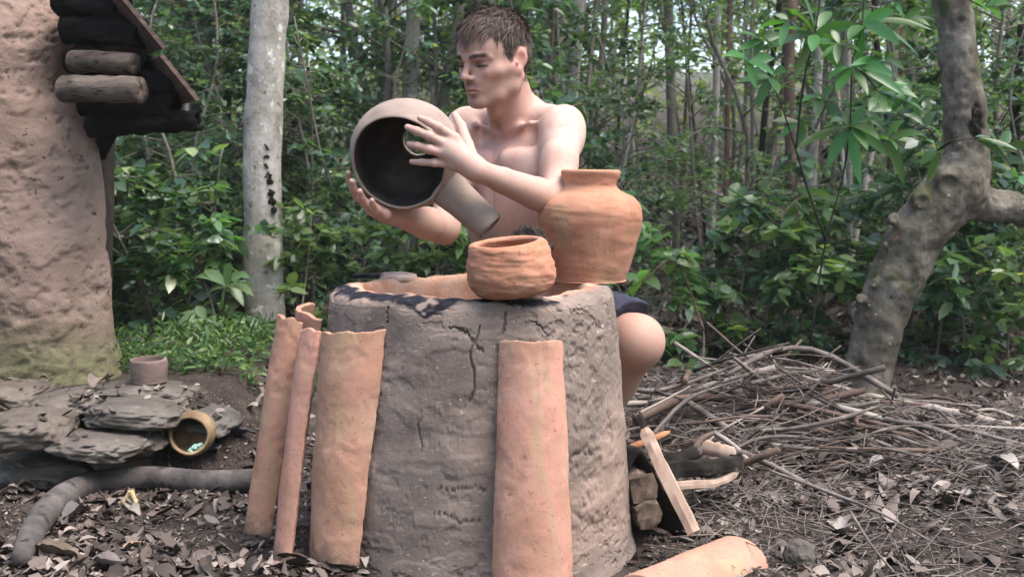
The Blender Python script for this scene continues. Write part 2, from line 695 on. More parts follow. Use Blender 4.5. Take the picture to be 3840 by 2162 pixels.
lip = 0.0017 * sstep(0.12, 0.3, fbm(q * A(1, 1, 2.0), 10, 3, 29))
d = d + lip
rim_w = sstep(len(PO) - 30, len(PO), row) * (1 - sstep(len(PO) + 44, len(PO) + 60, row)) + 0 * T0
ck = np.zeros_like(d)
for pts, w in cracks:
    tz = np.array([kiln_point(*C4(*c)) for c in pts])
    s2 = spline(tz, 60)
    s2 = s2 + 0
    s2 = s2 + np.stack([0.012 * fbm(np.stack([np.arange(60) * .16, np.full(60, w * 900), np.zeros(60)], -1), 1, 3, 2), 0.004 * fbm(np.stack([np.arange(60) * .3, np.full(60, w * 700), np.zeros(60)], -1), 1, 3, 5)], -1)
    w = w * (0.5 + 0.25 * np.sin(np.linspace(0, 3.14, 60)))
    tm = (T0[0] > s2[:, 0].min() - 0.05) & (T0[0] < s2[:, 0].max() + 0.05)
    zm = (Z0[:, 0] > s2[:, 1].min() - 0.02) & (Z0[:, 0] < s2[:, 1].max() + 0.02) & (np.arange(len(PF)) < len(PO))
    ii = np.ix_(np.where(zm)[0], np.where(tm)[0])
    a = np.stack([np.broadcast_to(T0 * 0.33, d.shape)[ii], np.broadcast_to(Z0, d.shape)[ii]], -1)
    b = s2 * A(0.33, 1)
    cm = np.zeros(a.shape[:2])
    b, w = np.stack([np.interp(np.linspace(0, 59, 240), np.arange(60), b[:, t_]) for t_ in (0, 1)], -1), np.interp(np.linspace(0, 59, 240), np.arange(60), w)
    for j in range(len(b)):
        cm = np.maximum(cm, 1 - sstep(w[j] * 0.3, w[j] * 1.1, np.hypot(a[..., 0] - b[j, 0], a[..., 1] - b[j, 1])))
    ck[ii] = np.maximum(ck[ii], cm)
d = d * is_out - ck * 0.006
rr = np.hypot(q[..., 0], q[..., 1])
er = np.stack([np.sin(T0) + 0 * Z0, -np.cos(T0) + 0 * Z0, 0 * d], -1)
V = q + er * d[..., None]
V[..., 2] += 0.006 * rim_w * fbm(q, 9, 3, 40) + 0.003 * rim_w * fbm(q, 40, 2, 41)
# soot on the rim (front and left, with a drip), pale fired lip, terracotta lining
dr = np.abs(np.mod(T0 - kiln_point(425, 306)[0] + math.pi, 2 * math.pi) - math.pi)
drip = 0.022 * np.exp(-(dr / 0.06) ** 2) + 0.007 * np.exp(-(dr / 0.22) ** 2)
lo_z = 0.5690 - drip + 0.011 * fbm(q, 18, 4, 50) + 0.016 * sstep(0.35, 0.9, T0)
soot = sstep(lo_z - 0.004, lo_z + 0.004, V[..., 2]) * (row < len(PO) + 40)
inner_edge = np.clip((len(PO) + 22 + 6 * fbm(q, 12, 3, 52) - row) / 4.0, 0, 1)
soot = soot * inner_edge * sstep(-0.35, 0.05, fbm(q, 26, 3, 55) + 0.6 + 0.5 * sstep(-0.3, -0.9, T0)) * sstep(1.25, 0.8, T0)
soot = np.maximum(soot, ck * 0.3 * (q[..., 2] > 0.33))
inn = sstep(len(PO) + 14, len(PO) + 24, row) + 0 * T0
kcol = np.stack([soot, inn, sstep(0.4, 0.15, Z0) * sstep(-0.3, 0.4, fbm(q, 4, 3, 60)) + 0 * T0], -1)


def mud_mat():
    n = NT('furnace_mud')
    a = n.attr('zones')
    sp = n.node('ShaderNodeSeparateColor')
    n.put(sp.inputs[0], a.outputs['Color'])
    c = n.ramp(n.noise(6, 7, 0.6), [(0.3, (0.135, 0.103, 0.085)), (0.5, (0.205, 0.158, 0.131)), (0.7, (0.27, 0.212, 0.178))])
    c = n.mix(n.thr(n.noise(150, 4, 0.7), 0.6, 0.7), c, (0.1, 0.075, 0.062))
    c = n.mix(n.math('MULTIPLY', n.thr(n.noise(17, 6, 0.7, (1, 1, 1.6)), 0.56, 0.66), 0.55), c, (0.115, 0.088, 0.073))
    c = n.mix(n.thr(n.noise(95, 3, 0.6), 0.69, 0.73), c, (0.5, 0.44, 0.38))
    c = n.mix(n.math('MULTIPLY', sp.outputs[2], 0.35), c, (0.15, 0.118, 0.1))
    c = n.mix(n.math('MULTIPLY', n.thr(n.noise(3, 4, 0.6), 0.48, 0.62), 0.6), c, (0.275, 0.192, 0.15))
    c = n.mix(n.math('MULTIPLY', n.thr(n.noise(4.3, 5, 0.65, (1, 1, 2.0)), 0.52, 0.64), 0.5), c, (0.15, 0.122, 0.106))
    c = n.mix(n.math('MULTIPLY', n.thr(n.noise(55, 2, 0.5, (1, 1, 3.5)), 0.66, 0.69), 0.6), c, (0.36, 0.29, 0.22))
    lin = n.ramp(n.noise(9, 5, 0.6), [(0.35, (0.3, 0.14, 0.085)), (0.5, (0.41, 0.24, 0.165)), (0.68, (0.5, 0.37, 0.29))])
    c = n.mix(sp.outputs[1], c, lin)
    c = n.mix(sp.outputs[0], c, n.ramp(n.noise(70, 4, 0.6), [(0.4, (0.006, 0.006, 0.009)), (0.65, (0.02, 0.02, 0.03))]))
    b = n.bump(n.noise(30, 8, 0.7), 0.5, 0.007)
    b = n.bump(n.noise(150, 6, 0.75), 0.6, 0.0022, b)
    return n.done(c, 0.92, b, 0.2)


furn = thing('furnace', 'waist-high round mud furnace with cracked grey-brown wall and soot-black rim', 'furnace', (KX, KY, 0))
wall = part('furnace_wall', V.reshape(-1, 3) + A(KX, KY, 0), grid_faces(len(TH), len(PF), True), mud_mat(), furn)
set_color(wall, 'zones', kcol.reshape(-1, 3))
# embers-black bed is the lathe floor; fuel mouth on the far right side

# ---------------------------------------------------------------- clay roof tiles
M_TILE = [clay_mat('tile_clay_orange', (0.5, 0.3, 0.22), (0.43, 0.235, 0.165), (0.35, 0.18, 0.118), dirt=True),
          clay_mat('tile_clay_buff', (0.47, 0.29, 0.2), (0.41, 0.235, 0.155), (0.34, 0.18, 0.115), smoke_at=0.64, dirt=True),
          clay_mat('tile_clay_pale', (0.44, 0.275, 0.2), (0.4, 0.235, 0.163), (0.35, 0.195, 0.13), smoke_at=0.7)]


def tile(label, top, bot, out, wt, wb, arc=66, thick=0.012, seed=0, mat=0, bow=0.0, skew=0.0, group='curved clay roof tiles'):
    nu, nv = 40, 90
    ax = np.asarray(top) - np.asarray(bot)
    L = np.linalg.norm(ax)
    ax = ax / L
    out = unit(np.asarray(out, float) - ax * np.dot(out, ax))
    lat = np.cross(ax, out)
    Ar = math.radians(arc)
    ph = np.linspace(-1, 1, nu)[None, :]
    v = np.linspace(0, 1, nv)[:, None]
    rag = np.stack([ph * 2.5 + 0 * v, 0 * ph + (v > 0.5) * 9.0, 0 * ph * v + seed], -1)
    end = (0.0045 * fbm(rag, 0.9, 2, seed) + 0.0011 * fbm(rag, 7.0, 3, seed + 2)) * (np.abs(v - 0.5) * 2) ** 14
    end = end + skew * ph * v ** 6
    edge = (0.02 * fbm(np.stack([v * 3 + 0 * ph, np.sign(ph) * 3 + 0 * v, 0 * ph * v + seed], -1), 1.0, 2, seed + 3) + 0.014 * fbm(np.stack([v * 40 + 0 * ph, np.sign(ph) * 3 + 0 * v, 0 * ph * v + seed], -1), 1.0, 3, seed + 4)) * np.abs(ph) ** 6
    w = wb + (wt - wb) * v
    surf = []
    for side in (0, 1):
        phi = Ar * (ph + edge)
        R = w / 2 / math.sin(Ar) - side * thick
        s = lat * (R * np.sin(phi))[..., None] + out * (R * np.cos(phi) - (w / 2 / math.tan(Ar)))[..., None]
        p = np.asarray(bot) + ax * ((v * L + end))[..., None] + s + out * (bow * np.sin(np.pi * v))[..., None]
        nn = lat * np.sin(phi)[..., None] + out * np.cos(phi)[..., None]
        p = p + nn * (0.0022 * fbm(p, 9, 2, seed) + 0.0005 * fbm(p, 60, 3, seed + 1) - 0.0014 * sstep(0.35, 0.6, fbm(p, 22, 3, seed + 7)))[..., None]
        surf.append(p.reshape(-1, 3))
    N = nu * nv
    f0 = grid_faces(nu, nv)
    f1 = grid_faces(nu, nv)[:, ::-1] + N
    k = np.arange(nv - 1) * nu
    j = np.arange(nu - 1)
    e = [np.stack([k, k + nu, k + nu + N, k + N], -1), np.stack([k + nu - 1, k + nu - 1 + N, k + 2 * nu - 1 + N, k + 2 * nu - 1], -1),
         np.stack([j, j + N, j + 1 + N, j + 1], -1), np.stack([(nv - 1) * nu + j, (nv - 1) * nu + j + 1, (nv - 1) * nu + j + 1 + N, (nv - 1) * nu + j + N], -1)]
    o = solo('roof_tile', np.vstack(surf), np.vstack([f0, f1] + e), M_TILE[mat], label, 'roof tile', group, loc=np.asarray(bot, float))
    md = o.modifiers.new('rounded_edges', 'BEVEL')
    md.width, md.segments, md.limit_method, md.angle_limit = 0.002, 2, 'ANGLE', math.radians(50)
    return o


def gz(px, py, z):
    """point at height z seen at a pixel"""
    e = math.atan((py - 288) / F_PX) + PITCH
    return P(px, py, (CAM_H - z) / math.tan(e)) if e > 0 else P(px, py, 3)


tile('wide salmon clay roof tile leaning on the front of the furnace', P(531, 342, 2.186), P(532, 600, 2.10), (0.0, -1, 0.12), 0.124, 0.158, 60, seed=3, mat=0, bow=0.006)
tile('broad buff and pink roof tile leaning beside the edge-on tile', P(354, 331, 2.262), P(334, 562, 2.215), (-0.42, -0.9, 0), 0.152, 0.122, 52, seed=7, mat=1, bow=0.006, skew=0.011)
tile('narrow edge-on clay tile with ragged orange side, standing nearest in the cluster', P(316, 331, 2.37), P(286, 562, 2.255), (-0.94, -0.34, 0), 0.11, 0.10, 58, seed=12, mat=0, bow=0.004)
tile('outermost pinkish roof tile of the leaning cluster', P(291, 318, 2.46), P(258, 531, 2.43), (-0.55, -0.85, 0), 0.075, 0.078, 70, seed=21, mat=1)
tile('roof tile hidden at the back of the leaning cluster, only its rounded top showing', P(318, 310, 2.50), P(292, 500, 2.56), (-0.9, -0.3, 0), 0.13, 0.125, 72, seed=25, mat=0)
tile('pale peach roof tile lying hump-up on the ground', P(738, 566, 2.40), P(640, 606, 2.14), (-0.05, -0.1, 1), 0.165, 0.15, 78, seed=33, mat=2)

# ---------------------------------------------------------------- pots
M_POT = clay_mat('pot_clay_orange', (0.47, 0.255, 0.165), (0.42, 0.21, 0.13), (0.34, 0.15, 0.088), smoke_at=0.64)
M_BOWL = clay_mat('bowl_clay_orange', (0.47, 0.245, 0.155), (0.42, 0.2, 0.122), (0.33, 0.14, 0.08), smoke_at=0.66)

vb = A((589.5 - 512) / F_PX * 2.63, 2.63, 0.579)
vase_prof = [(0.0005, 0.012), (0.06, 0.012), (0.068, 0.02), (0.088, 0.075), (0.107, 0.15), (0.094, 0.185), (0.052, 0.212), (0.048, 0.225), (0.055, 0.2475),
             (0.059, 0.2515), (0.065, 0.2495), (0.0665, 0.243), (0.061, 0.226), (0.060, 0.214), (0.073, 0.202), (0.098, 0.190), (0.1135, 0.171), (0.118, 0.149), (0.1145, 0.122), (0.105, 0.08), (0.0935, 0.04), (0.0835, 0.012), (0.081, 0.003), (0.077, 0.0), (0.0005, 0.0)]
V, Fc = lathe(vase_prof, 120, vb, (0.012, 0, 1), 0.0026, 9, 2, 170, ribs=0.001)
solo('clay_jar', V, Fc, M_POT, 'big-bellied orange clay jar with a short flared neck on the furnace rim', 'jar', loc=vb)
bb = A((512.5 - 512) / F_PX * 2.245, 2.245, 0.577)
bowl_prof = [(0.0005, 0.012), (0.045, 0.013), (0.066, 0.028), (0.074, 0.055), (0.066, 0.085), (0.059, 0.1), (0.062, 0.107), (0.069, 0.107),
             (0.074, 0.1), (0.081, 0.08), (0.0865, 0.055), (0.085, 0.03), (0.075, 0.012), (0.058, 0.002), (0.04, 0.0), (0.0005, 0.0)]
V, Fc = lathe(bowl_prof, 120, bb, (-0.10, -0.10, 1), 0.0045, 10, 5, 150, ribs=0.0012)
V[:, 2] += 0.006
solo('clay_bowl', V, Fc, M_BOWL, 'small hand-built orange clay bowl tilted on the furnace rim', 'bowl', loc=bb)

n = NT('lump_char')
M_CHAR = n.done(n.ramp(n.noise(40, 6, 0.7), [(0.42, (0.012, 0.01, 0.009)), (0.62, (0.05, 0.037, 0.03)), (0.72, (0.14, 0.1, 0.08))]), 0.9, n.bump(n.noise(60, 6, 0.7), 0.9, 0.01), 0.2)
iv, iF = ico(5)


def rock(c, r, seed, rough=0.25, sc=1.6, flat=0.0, rot=None):
    d = 1 + rough * fbm(iv, sc, 4, seed) + rough * 0.3 * fbm(iv, sc * 4, 3, seed + 3)
    v = iv * d[:, None]
    v = np.sign(v) * np.abs(v) ** (1 - flat) if flat else v
    v = v * np.asarray(r)
    if rot is not None:
        a = rot
        v = v @ np.array([[math.cos(a), 0, -math.sin(a)], [0, 1, 0], [math.sin(a), 0, math.cos(a)]]).T
    return v + np.asarray(c), iF


V, Fc = rock(P(531, 246, 2.5) + A(0, 0, 0), (0.042, 0.035, 0.042), 8, 0.18, 2.2)
V[:, 2] += 0.0
solo('charred_lump', V, Fc, M_CHAR, 'dark mottled charred lump between the bowl and the jar', 'lump')
M_DISC = mottled('disc_clay', [(0.3, (0.2, 0.13, 0.1)), (0.5, (0.36, 0.26, 0.21)), (0.7, (0.5, 0.38, 0.31))], 20)
dp = A((398 - 512) / F_PX * 2.715, 2.715, 0.577)
V, Fc = lathe([(0.0005, 0.0), (0.043, 0.0), (0.047, 0.003), (0.046, 0.007), (0.042, 0.009), (0.0005, 0.010)], 60, dp, (0.03, -0.10, 1), 0.0035, 22, 3, 40)
solo('clay_disc', V, Fc, M_DISC, 'flat pale clay disc lying on the far rim of the furnace', 'disc', loc=dp)
V, Fc = lathe([(0.0005, 0.0), (0.04, 0.0), (0.045, 0.004), (0.044, 0.009), (0.0005, 0.011)], 60, A((372 - 512) / F_PX * 2.74, 2.74, 0.576), (0, 0.04, 1), 0.004, 22, 6, 30)
solo('charred_disc', V, Fc, M_CHAR, 'thin blackened disc on the furnace rim behind the pale clay disc', 'disc')

M_GREYPOT = mottled('unfired_pot_clay', [(0.3, (0.11, 0.076, 0.064)), (0.5, (0.165, 0.115, 0.097)), (0.7, (0.22, 0.16, 0.135))], 9, bump=0.3)
sp_ = P(149.5, 381, 3.42)
V, Fc = lathe([(0.0005, 0.01), (0.035, 0.01), (0.042, 0.02), (0.044, 0.066), (0.048, 0.07), (0.053, 0.066), (0.0545, 0.04), (0.052, 0.01), (0.047, 0.0), (0.0005, 0.0)], 80, sp_, (0.0, -0.06, 1), 0.0015, 14, 8, 90)
solo('small_pot', V, Fc, M_GREYPOT, 'small straight-sided brown clay cup on the flat stones by the hut', 'pot', loc=sp_)

n = NT('lying_pot_clay')
M_LPOT = n.done(n.ramp(n.noise(12, 5, 0.6), [(0.35, (0.12, 0.08, 0.045)), (0.52, (0.25, 0.17, 0.095)), (0.7, (0.38, 0.28, 0.17))]), 0.9, n.bump(n.noise(90, 5, 0.6), 0.5, 0.003), 0.2)
lp = P(189, 435, 3.12)
lax = unit(A(0.12, -1, 0.10))
LY = [(0.0005, -0.11), (0.03, -0.108), (0.05, -0.085), (0.053, -0.05), (0.0455, -0.012), (0.049, 0.0), (0.0545, -0.002), (0.055, -0.012), (0.0575, -0.02), (0.0625, -0.05), (0.06, -0.09), (0.036, -0.118), (0.0005, -0.12)]
V, Fc = lathe(LY, 90, lp, lax, 0.0018, 14, 9, 110)
pot = thing('tipped_pot', 'round clay pot tipped on its side below the stones, mouth open', 'pot', lp + A(0, 0.05, -0.062))
part('pot_body', V, Fc, M_LPOT, pot)
M_LICH = mottled('pale_green_growth', [(0.4, (0.3, 0.5, 0.4)), (0.6, (0.5, 0.72, 0.6))], 60)
u_, v_, w_ = frame(lax)
for cx, cy, s in ((0.016, -0.036, 0.012), (0.0, -0.0445, 0.007), (0.024, -0.03, 0.006)):
    V, Fc = rock(lp + A(cx, 0.02, cy), (s, 0.014, s * 0.7), int(s * 1000), 0.5, 2.0)
    part('green_growth', V, Fc, M_LICH, pot)

# ---------------------------------------------------------------- stones below the hut
n = NT('river_stone')
oi_ = n.node('ShaderNodeObjectInfo').outputs['Random']
M_STONE = n.done(n.mix(n.math('MULTIPLY', oi_, 0.55), n.mix(n.thr(n.noise(14, 5, 0.7), 0.56, 0.72), n.ramp(n.noise(5, 7, 0.65), [(0.3, (0.04, 0.035, 0.03)), (0.5, (0.085, 0.074, 0.063)), (0.72, (0.15, 0.132, 0.113))]), (0.21, 0.19, 0.165)), n.ramp(n.noise(11, 6, 0.7), [(0.35, (0.07, 0.05, 0.036)), (0.65, (0.17, 0.132, 0.1))])),
                 0.8, n.bump(n.noise(30, 8, 0.7), 0.7, 0.012), 0.35)
stones = [(-14, 72, 404, 454, 3.02, 0.03, 'thick rounded grey slab jutting in at the photo edge below the hut'),
          (54, 141, 429, 458, 3.0, -0.09, 'pointed flat grey stone lowest on the ledge above the dark boulder'),
          (88, 186, 396, 430, 3.16, -0.07, 'long smooth grey stone above the tipped pot'),
          (36, 102, 387, 418, 3.24, 0.05, 'broad flat stone tucked at the foot of the mud wall'),
          (2, 106, 448, 492, 3.12, 0.0, 'large dark boulder in shade under the flat stones'),
          (94, 180, 380, 404, 3.40, 0.0, 'wide flat stone carrying the small clay cup'),
          (170, 201, 385, 415, 3.42, 0.15, 'blunt grey stone ending the ledge next to the ferns'),
          (190, 236, 404, 434, 3.30, -0.12, 'angular slab lying just behind the tipped pot'),
          (96, 152, 443, 468, 3.16, -0.05, 'brown stone wedged beside the dark boulder'),
          (132, 174, 422, 450, 3.18, -0.05, 'small dark stone between the long smooth stone and the tipped pot'),
          (-20, 40, 380, 412, 3.28, 0.0, 'dull stone by the wall foot at the very edge of the photo')]
STONE_TOPS = []
for i, (x0, x1, y0, y1, Y, rot, lab) in enumerate(stones):
    c = P((x0 + x1) / 2, (y0 + y1) / 2, Y)
    s = Y / F_PX
    V, Fc = rock(c, ((x1 - x0) / 2 * s * 1.02, 0.13, (y1 - y0) / 2 * s * 0.74), 40 + i, 0.2, 1.3, 0.22, rot)
    V = V + 0.006 * sstep(0.1, 0.3, fbm(V * A(1, 1, 2.5), 16, 3, 60 + i))[:, None] * (V - c) / 0.1
    STONE_TOPS.append(V[V[:, 2] > c[2] + 0.45 * (V[:, 2].max() - c[2])])
    solo('flat_stone', V, Fc, M_STONE, lab, 'stone', 'stones piled at the foot of the hut')
V, Fc = rock(on_ground(803, 570) + A(0, 0.03, 0.02), (0.032, 0.035, 0.034), 77, 0.15, 1.3)
solo('round_stone', V, Fc, M_STONE, 'lone round grey stone on the litter past the lying peach tile', 'stone')

# ---------------------------------------------------------------- mud hut
n = NT('hut_mud')
c = n.ramp(n.noise(3.5, 7, 0.6), [(0.3, (0.175, 0.118, 0.09)), (0.5, (0.245, 0.172, 0.135)), (0.7, (0.3, 0.222, 0.18))])
c = n.mix(n.thr(n.noise(26, 5, 0.75, stretch=(1, 1, 1.2)), 0.605, 0.65), c, (0.07, 0.045, 0.037))
sx = n.node('ShaderNodeSeparateXYZ')
n.put(sx.inputs[0], n.co)
hgt = n.math('ADD', sx.outputs[2], n.math('MULTIPLY', n.math('SUBTRACT', n.noise(4, 5, 0.6), 0.5), 0.22))
moss = n.math('MULTIPLY', n.thr(hgt, 0.34, 0.10), n.thr(n.noise(7, 5, 0.65), 0.25, 0.55))
c = n.mix(n.math('MULTIPLY', moss, 0.8), c, n.ramp(n.noise(40, 5, 0.6), [(0.35, (0.055, 0.06, 0.026)), (0.65, (0.13, 0.14, 0.058))]))
M_WALL = n.done(c, 0.95, n.bump(n.noise(90, 6, 0.65), 0.55, 0.005, n.bump(n.noise(20, 6, 0.6), 0.5, 0.02)), 0.15)

sil = np.array([(62, -60), (62, 0), (77, 26), (76, 48), (71, 70), (66, 92), (80, 118), (91, 150), (95, 222), (105, 286), (113, 338), (121, 372), (128, 400), (134, 440)], float)
YW = 3.62
zs_, xs_ = [], []
for a_, b_ in sil:
    p = P(a_, b_, YW)
    zs_.append(p[2]); xs_.append(p[0])
zs_, xs_ = np.array(zs_)[::-1], np.array(xs_)[::-1]
nz, nu_ = 250, 300
zz = np.linspace(zs_[0], zs_[-1], nz)
xe = np.interp(zz, zs_, xs_)
xe = np.convolve(np.pad(xe, 6, 'edge'), np.ones(13) / 13, 'valid')
ua = np.linspace(0, 1, nu_)
plan = np.zeros((nu_, 2))           # offset from the silhouette line: x <= 0, y round YW
R_ = 0.22
arc = np.clip((ua - 0.62) / 0.2, 0, 1) * 2.3
plan[:, 0] = -R_ + R_ * np.sin(arc) - np.maximum(0, 0.62 - ua) / 0.62 * 1.7
plan[:, 1] = -R_ * np.cos(arc) * 1.0 - np.maximum(0, 0.62 - ua) / 0.62 * -0.05
tail = np.maximum(0, ua - 0.82) / 0.18
plan[:, 0] += -0.75 * tail * 1.1
plan[:, 1] += 0.67 * tail * 2.0
Vw = np.stack([xe[:, None] + plan[None, :, 0], YW + plan[None, :, 1] + 0 * xe[:, None], zz[:, None] + 0 * plan[None, :, 0]], -1)
nr = np.stack([np.gradient(plan[:, 1]), -np.gradient(plan[:, 0])], -1)
nr /= np.linalg.norm(nr, axis=1)[:, None] + 1e-9
dd = 0.016 * fbm(Vw, 3.5, 2, 70) + 0.004 * fbm(Vw, 14, 3, 71) - 0.007 * sstep(0.66, 0.78, fbm(Vw, 17, 4, 72, 0.6)) - 0.006 * sstep(0.62, 0.7, fbm(Vw * A(1, 1, 0.8), 40, 3, 76, 0.6)) + 0.005 * sstep(0.25, 0.5, fbm(Vw * A(1, 1, 1.2), 8, 3, 79))
Vw[..., :2] += nr[None] * dd[..., None]
hut = thing('mud_hut', 'pinkish daub hut corner with mossy base and dark tiled eaves', 'hut', (xs_[0] - 0.3, YW, 0.15))
part('mud_wall', Vw.reshape(-1, 3), grid_faces(nu_, nz), M_WALL, hut)

def charred(name, stops, st=(0.16, 1, 1)):  # streaky rough finish for the eave tubes; tone set by stops
    n = NT(name)
    c = n.ramp(n.noise(16, 7, 0.7, st), stops)
    c = n.mix(n.thr(n.noise(60, 5, 0.7, st), 0.56, 0.64), c, n.mix(1.0, c, (0.3, 0.28, 0.27), 'MULTIPLY'))
    b = n.bump(n.noise(34, 7, 0.75, st), 1.0, 0.02)
    b = n.bump(n.noise(110, 5, 0.7, st), 0.8, 0.006, b)
    return n.done(c, 0.95, b, 0.08)


M_EAVE_SHADE = charred('eave_shade_dark', [(0.38, (0.006, 0.0055, 0.006)), (0.58, (0.018, 0.015, 0.014)), (0.72, (0.06, 0.05, 0.045))])  # shadow on the eave tiles' undersides put into this near-black colour
M_BOARD = mottled('eave_board', [(0.35, (0.035, 0.022, 0.018)), (0.65, (0.1, 0.062, 0.048))], 12, stretch=(1, 1, 6))
M_PALE = charred('weathered_log_end', [(0.3, (0.05, 0.038, 0.032)), (0.5, (0.13, 0.1, 0.082)), (0.68, (0.2, 0.16, 0.132))])
YE = 3.42


def cut_tube(pts, rad, n, rough, seed, nscale, wall=0.74, jg=0.012):
    """thick-walled pipe with ragged open ends"""
    V, Fc = tube(pts, rad, n, rough, seed, nscale=nscale)
    Vi, _ = tube(pts, np.asarray(rad) * wall, n, rough, seed, nscale=nscale)
    m = len(pts)
    V, Vi = V[:-2].reshape(m, n, 3), Vi[:-2].reshape(m, n, 3)
    ax = unit(pts[-1] - pts[-2])
    jag = jg * fbm(V[-1], 45, 3, seed)[:, None] * ax
    V[-1] += jag
    Vi[-1] += jag
    k = np.arange(n)
    N = m * n
    f = [grid_faces(n, m, True), grid_faces(n, m, True)[:, ::-1] + N]
    for r in (0, m - 1):
        a, b = r * n + k, r * n + (k + 1) % n
        f.append(np.stack([a, b, b + N, a + N], -1))
    return np.vstack([V.reshape(-1, 3), Vi.reshape(-1, 3)]), np.vstack(f)


BK = unit(A(-0.62, 1, 0.0))          # roof runs back and away from the clearing


def board(p0, p1, depth, th, name):
    p0, p1 = np.asarray(p0), np.asarray(p1)
    ax = unit(p1 - p0)
    nrm = unit(np.cross(ax, BK))
    nrm = nrm if nrm[2] > 0 else -nrm
    m = 24
    t = np.linspace(0, 1, m)
    V = []
    for k, s in enumerate(t):
        b = p0 + (p1 - p0) * s
        V += [b, b + BK * depth, b + BK * depth + nrm * th, b + nrm * th]
    Fq = [[4 * k + j, 4 * k + (j + 1) % 4, 4 * k + 4 + (j + 1) % 4, 4 * k + 4 + j] for k in range(m - 1) for j in range(4)]
    Fq += [[0, 3, 2, 1], [4 * m - 4, 4 * m - 3, 4 * m - 2, 4 * m - 1]]
    part(name, np.array(V), np.array(Fq), M_BOARD, hut, smooth=False)


board(P(96, -32, YE - 0.12), P(163, 49, YE - 0.12), 1.1, 0.012, 'eave_board')
board(P(160, 56, YE - 0.12), P(196.5, 101, YE - 0.12), 1.0, 0.012, 'eave_board')
for i, (xe_, ye_, xw, yw, r) in enumerate([(124, 8, 60, 3, 13), (143, 33, 66, 29, 14), (150, 68, 70, 60, 13), (181, 84, 80, 86, 13), (176, 106, 84, 104, 13), (199, 120, 90, 127, 11)]):
    a_, b_ = P(xw, yw, YE + 0.06), P(xe_, ye_, YE - 0.02)
    pts = spline([a_, (a_ + b_) / 2 + A(0, 0, 0.004), b_], 26)
    V, Fc = cut_tube(pts, np.full(26, r * YE / F_PX), 22, 0.2, 90 + i, 30)
    part('eave_tile', V, Fc, M_EAVE_SHADE, hut)
for i, (x0, y0, x1, y1, r0, r1, Y) in enumerate([(74, 61, 135, 64, 11.5, 10.5, YE - 0.05), (64, 89, 141, 90, 13.5, 13, YE - 0.11)]):
    pts = spline([P(x0, y0, Y + 0.05), P((x0 + x1) / 2, (y0 + y1) / 2 - 0.5, Y), P(x1, y1, Y - 0.03)], 30)
    V, Fc = cut_tube(pts, np.linspace(r0, r1, 30) * Y / F_PX, 26, 0.08, 120 + i, 24, 0.02, 0.002)
    part('projecting_tube', V, Fc, M_PALE, hut)
V, Fc = tube(spline([P(110, 108, 3.62), P(106, 132, 3.66), P(103, 158, 3.7)], 12), [0.05, 0.035, 0.008], 12, 0.2, 4)
part('bracket', V, Fc, M_EAVE_SHADE, hut)

# ---------------------------------------------------------------- clay blower vessel held up by the person
MO = P(398, 163, 2.545)
AX = unit(A(-0.19, -0.90, -0.33))
prof = [(0.034, -0.166), (0.040, -0.173), (0.075, -0.16), (0.108, -0.127), (0.124, -0.08), (0.1235, -0.04), (0.1125, -0.010), (0.1075, -0.0005), (0.1035, -0.003),
        (0.106, -0.03), (0.113, -0.075), (0.099, -0.118), (0.068, -0.147), (0.038, -0.160), (0.034, -0.166)]
V, Fc = lathe(prof, 110, MO, AX, 0.0012, 9, 14, 150)
vessel = thing('blower_pot', 'dome-shaped buff clay vessel with side spout, held up in both hands', 'pot', MO + A(0, 0.08, -0.13))
n = NT('unfired_buff_clay')
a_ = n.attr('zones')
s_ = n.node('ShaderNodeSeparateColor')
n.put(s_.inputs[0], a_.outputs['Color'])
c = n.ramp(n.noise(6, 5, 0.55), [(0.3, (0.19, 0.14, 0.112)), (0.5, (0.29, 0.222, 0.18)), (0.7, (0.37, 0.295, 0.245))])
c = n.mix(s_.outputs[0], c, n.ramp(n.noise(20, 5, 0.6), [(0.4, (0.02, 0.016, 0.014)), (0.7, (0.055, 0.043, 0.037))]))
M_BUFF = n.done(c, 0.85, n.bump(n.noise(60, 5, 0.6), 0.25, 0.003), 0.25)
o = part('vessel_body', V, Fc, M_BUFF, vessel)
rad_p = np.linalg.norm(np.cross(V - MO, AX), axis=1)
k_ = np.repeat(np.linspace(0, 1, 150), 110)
z0 = sstep(0.555, 0.60, k_) * (1 - sstep(0.93, 0.97, k_))  # inside of the vessel darkened in colour for the lack of light there
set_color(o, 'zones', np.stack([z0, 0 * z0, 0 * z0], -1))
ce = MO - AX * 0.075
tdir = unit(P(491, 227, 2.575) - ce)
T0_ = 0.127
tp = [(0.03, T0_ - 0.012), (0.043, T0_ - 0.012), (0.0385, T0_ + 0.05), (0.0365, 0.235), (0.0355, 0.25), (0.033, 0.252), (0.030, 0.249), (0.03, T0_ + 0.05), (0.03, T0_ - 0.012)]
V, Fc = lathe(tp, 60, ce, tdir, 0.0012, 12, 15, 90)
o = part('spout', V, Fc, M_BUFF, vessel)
set_color(o, 'zones', np.tile(A(0.3, 0, 0), (len(V), 1)))

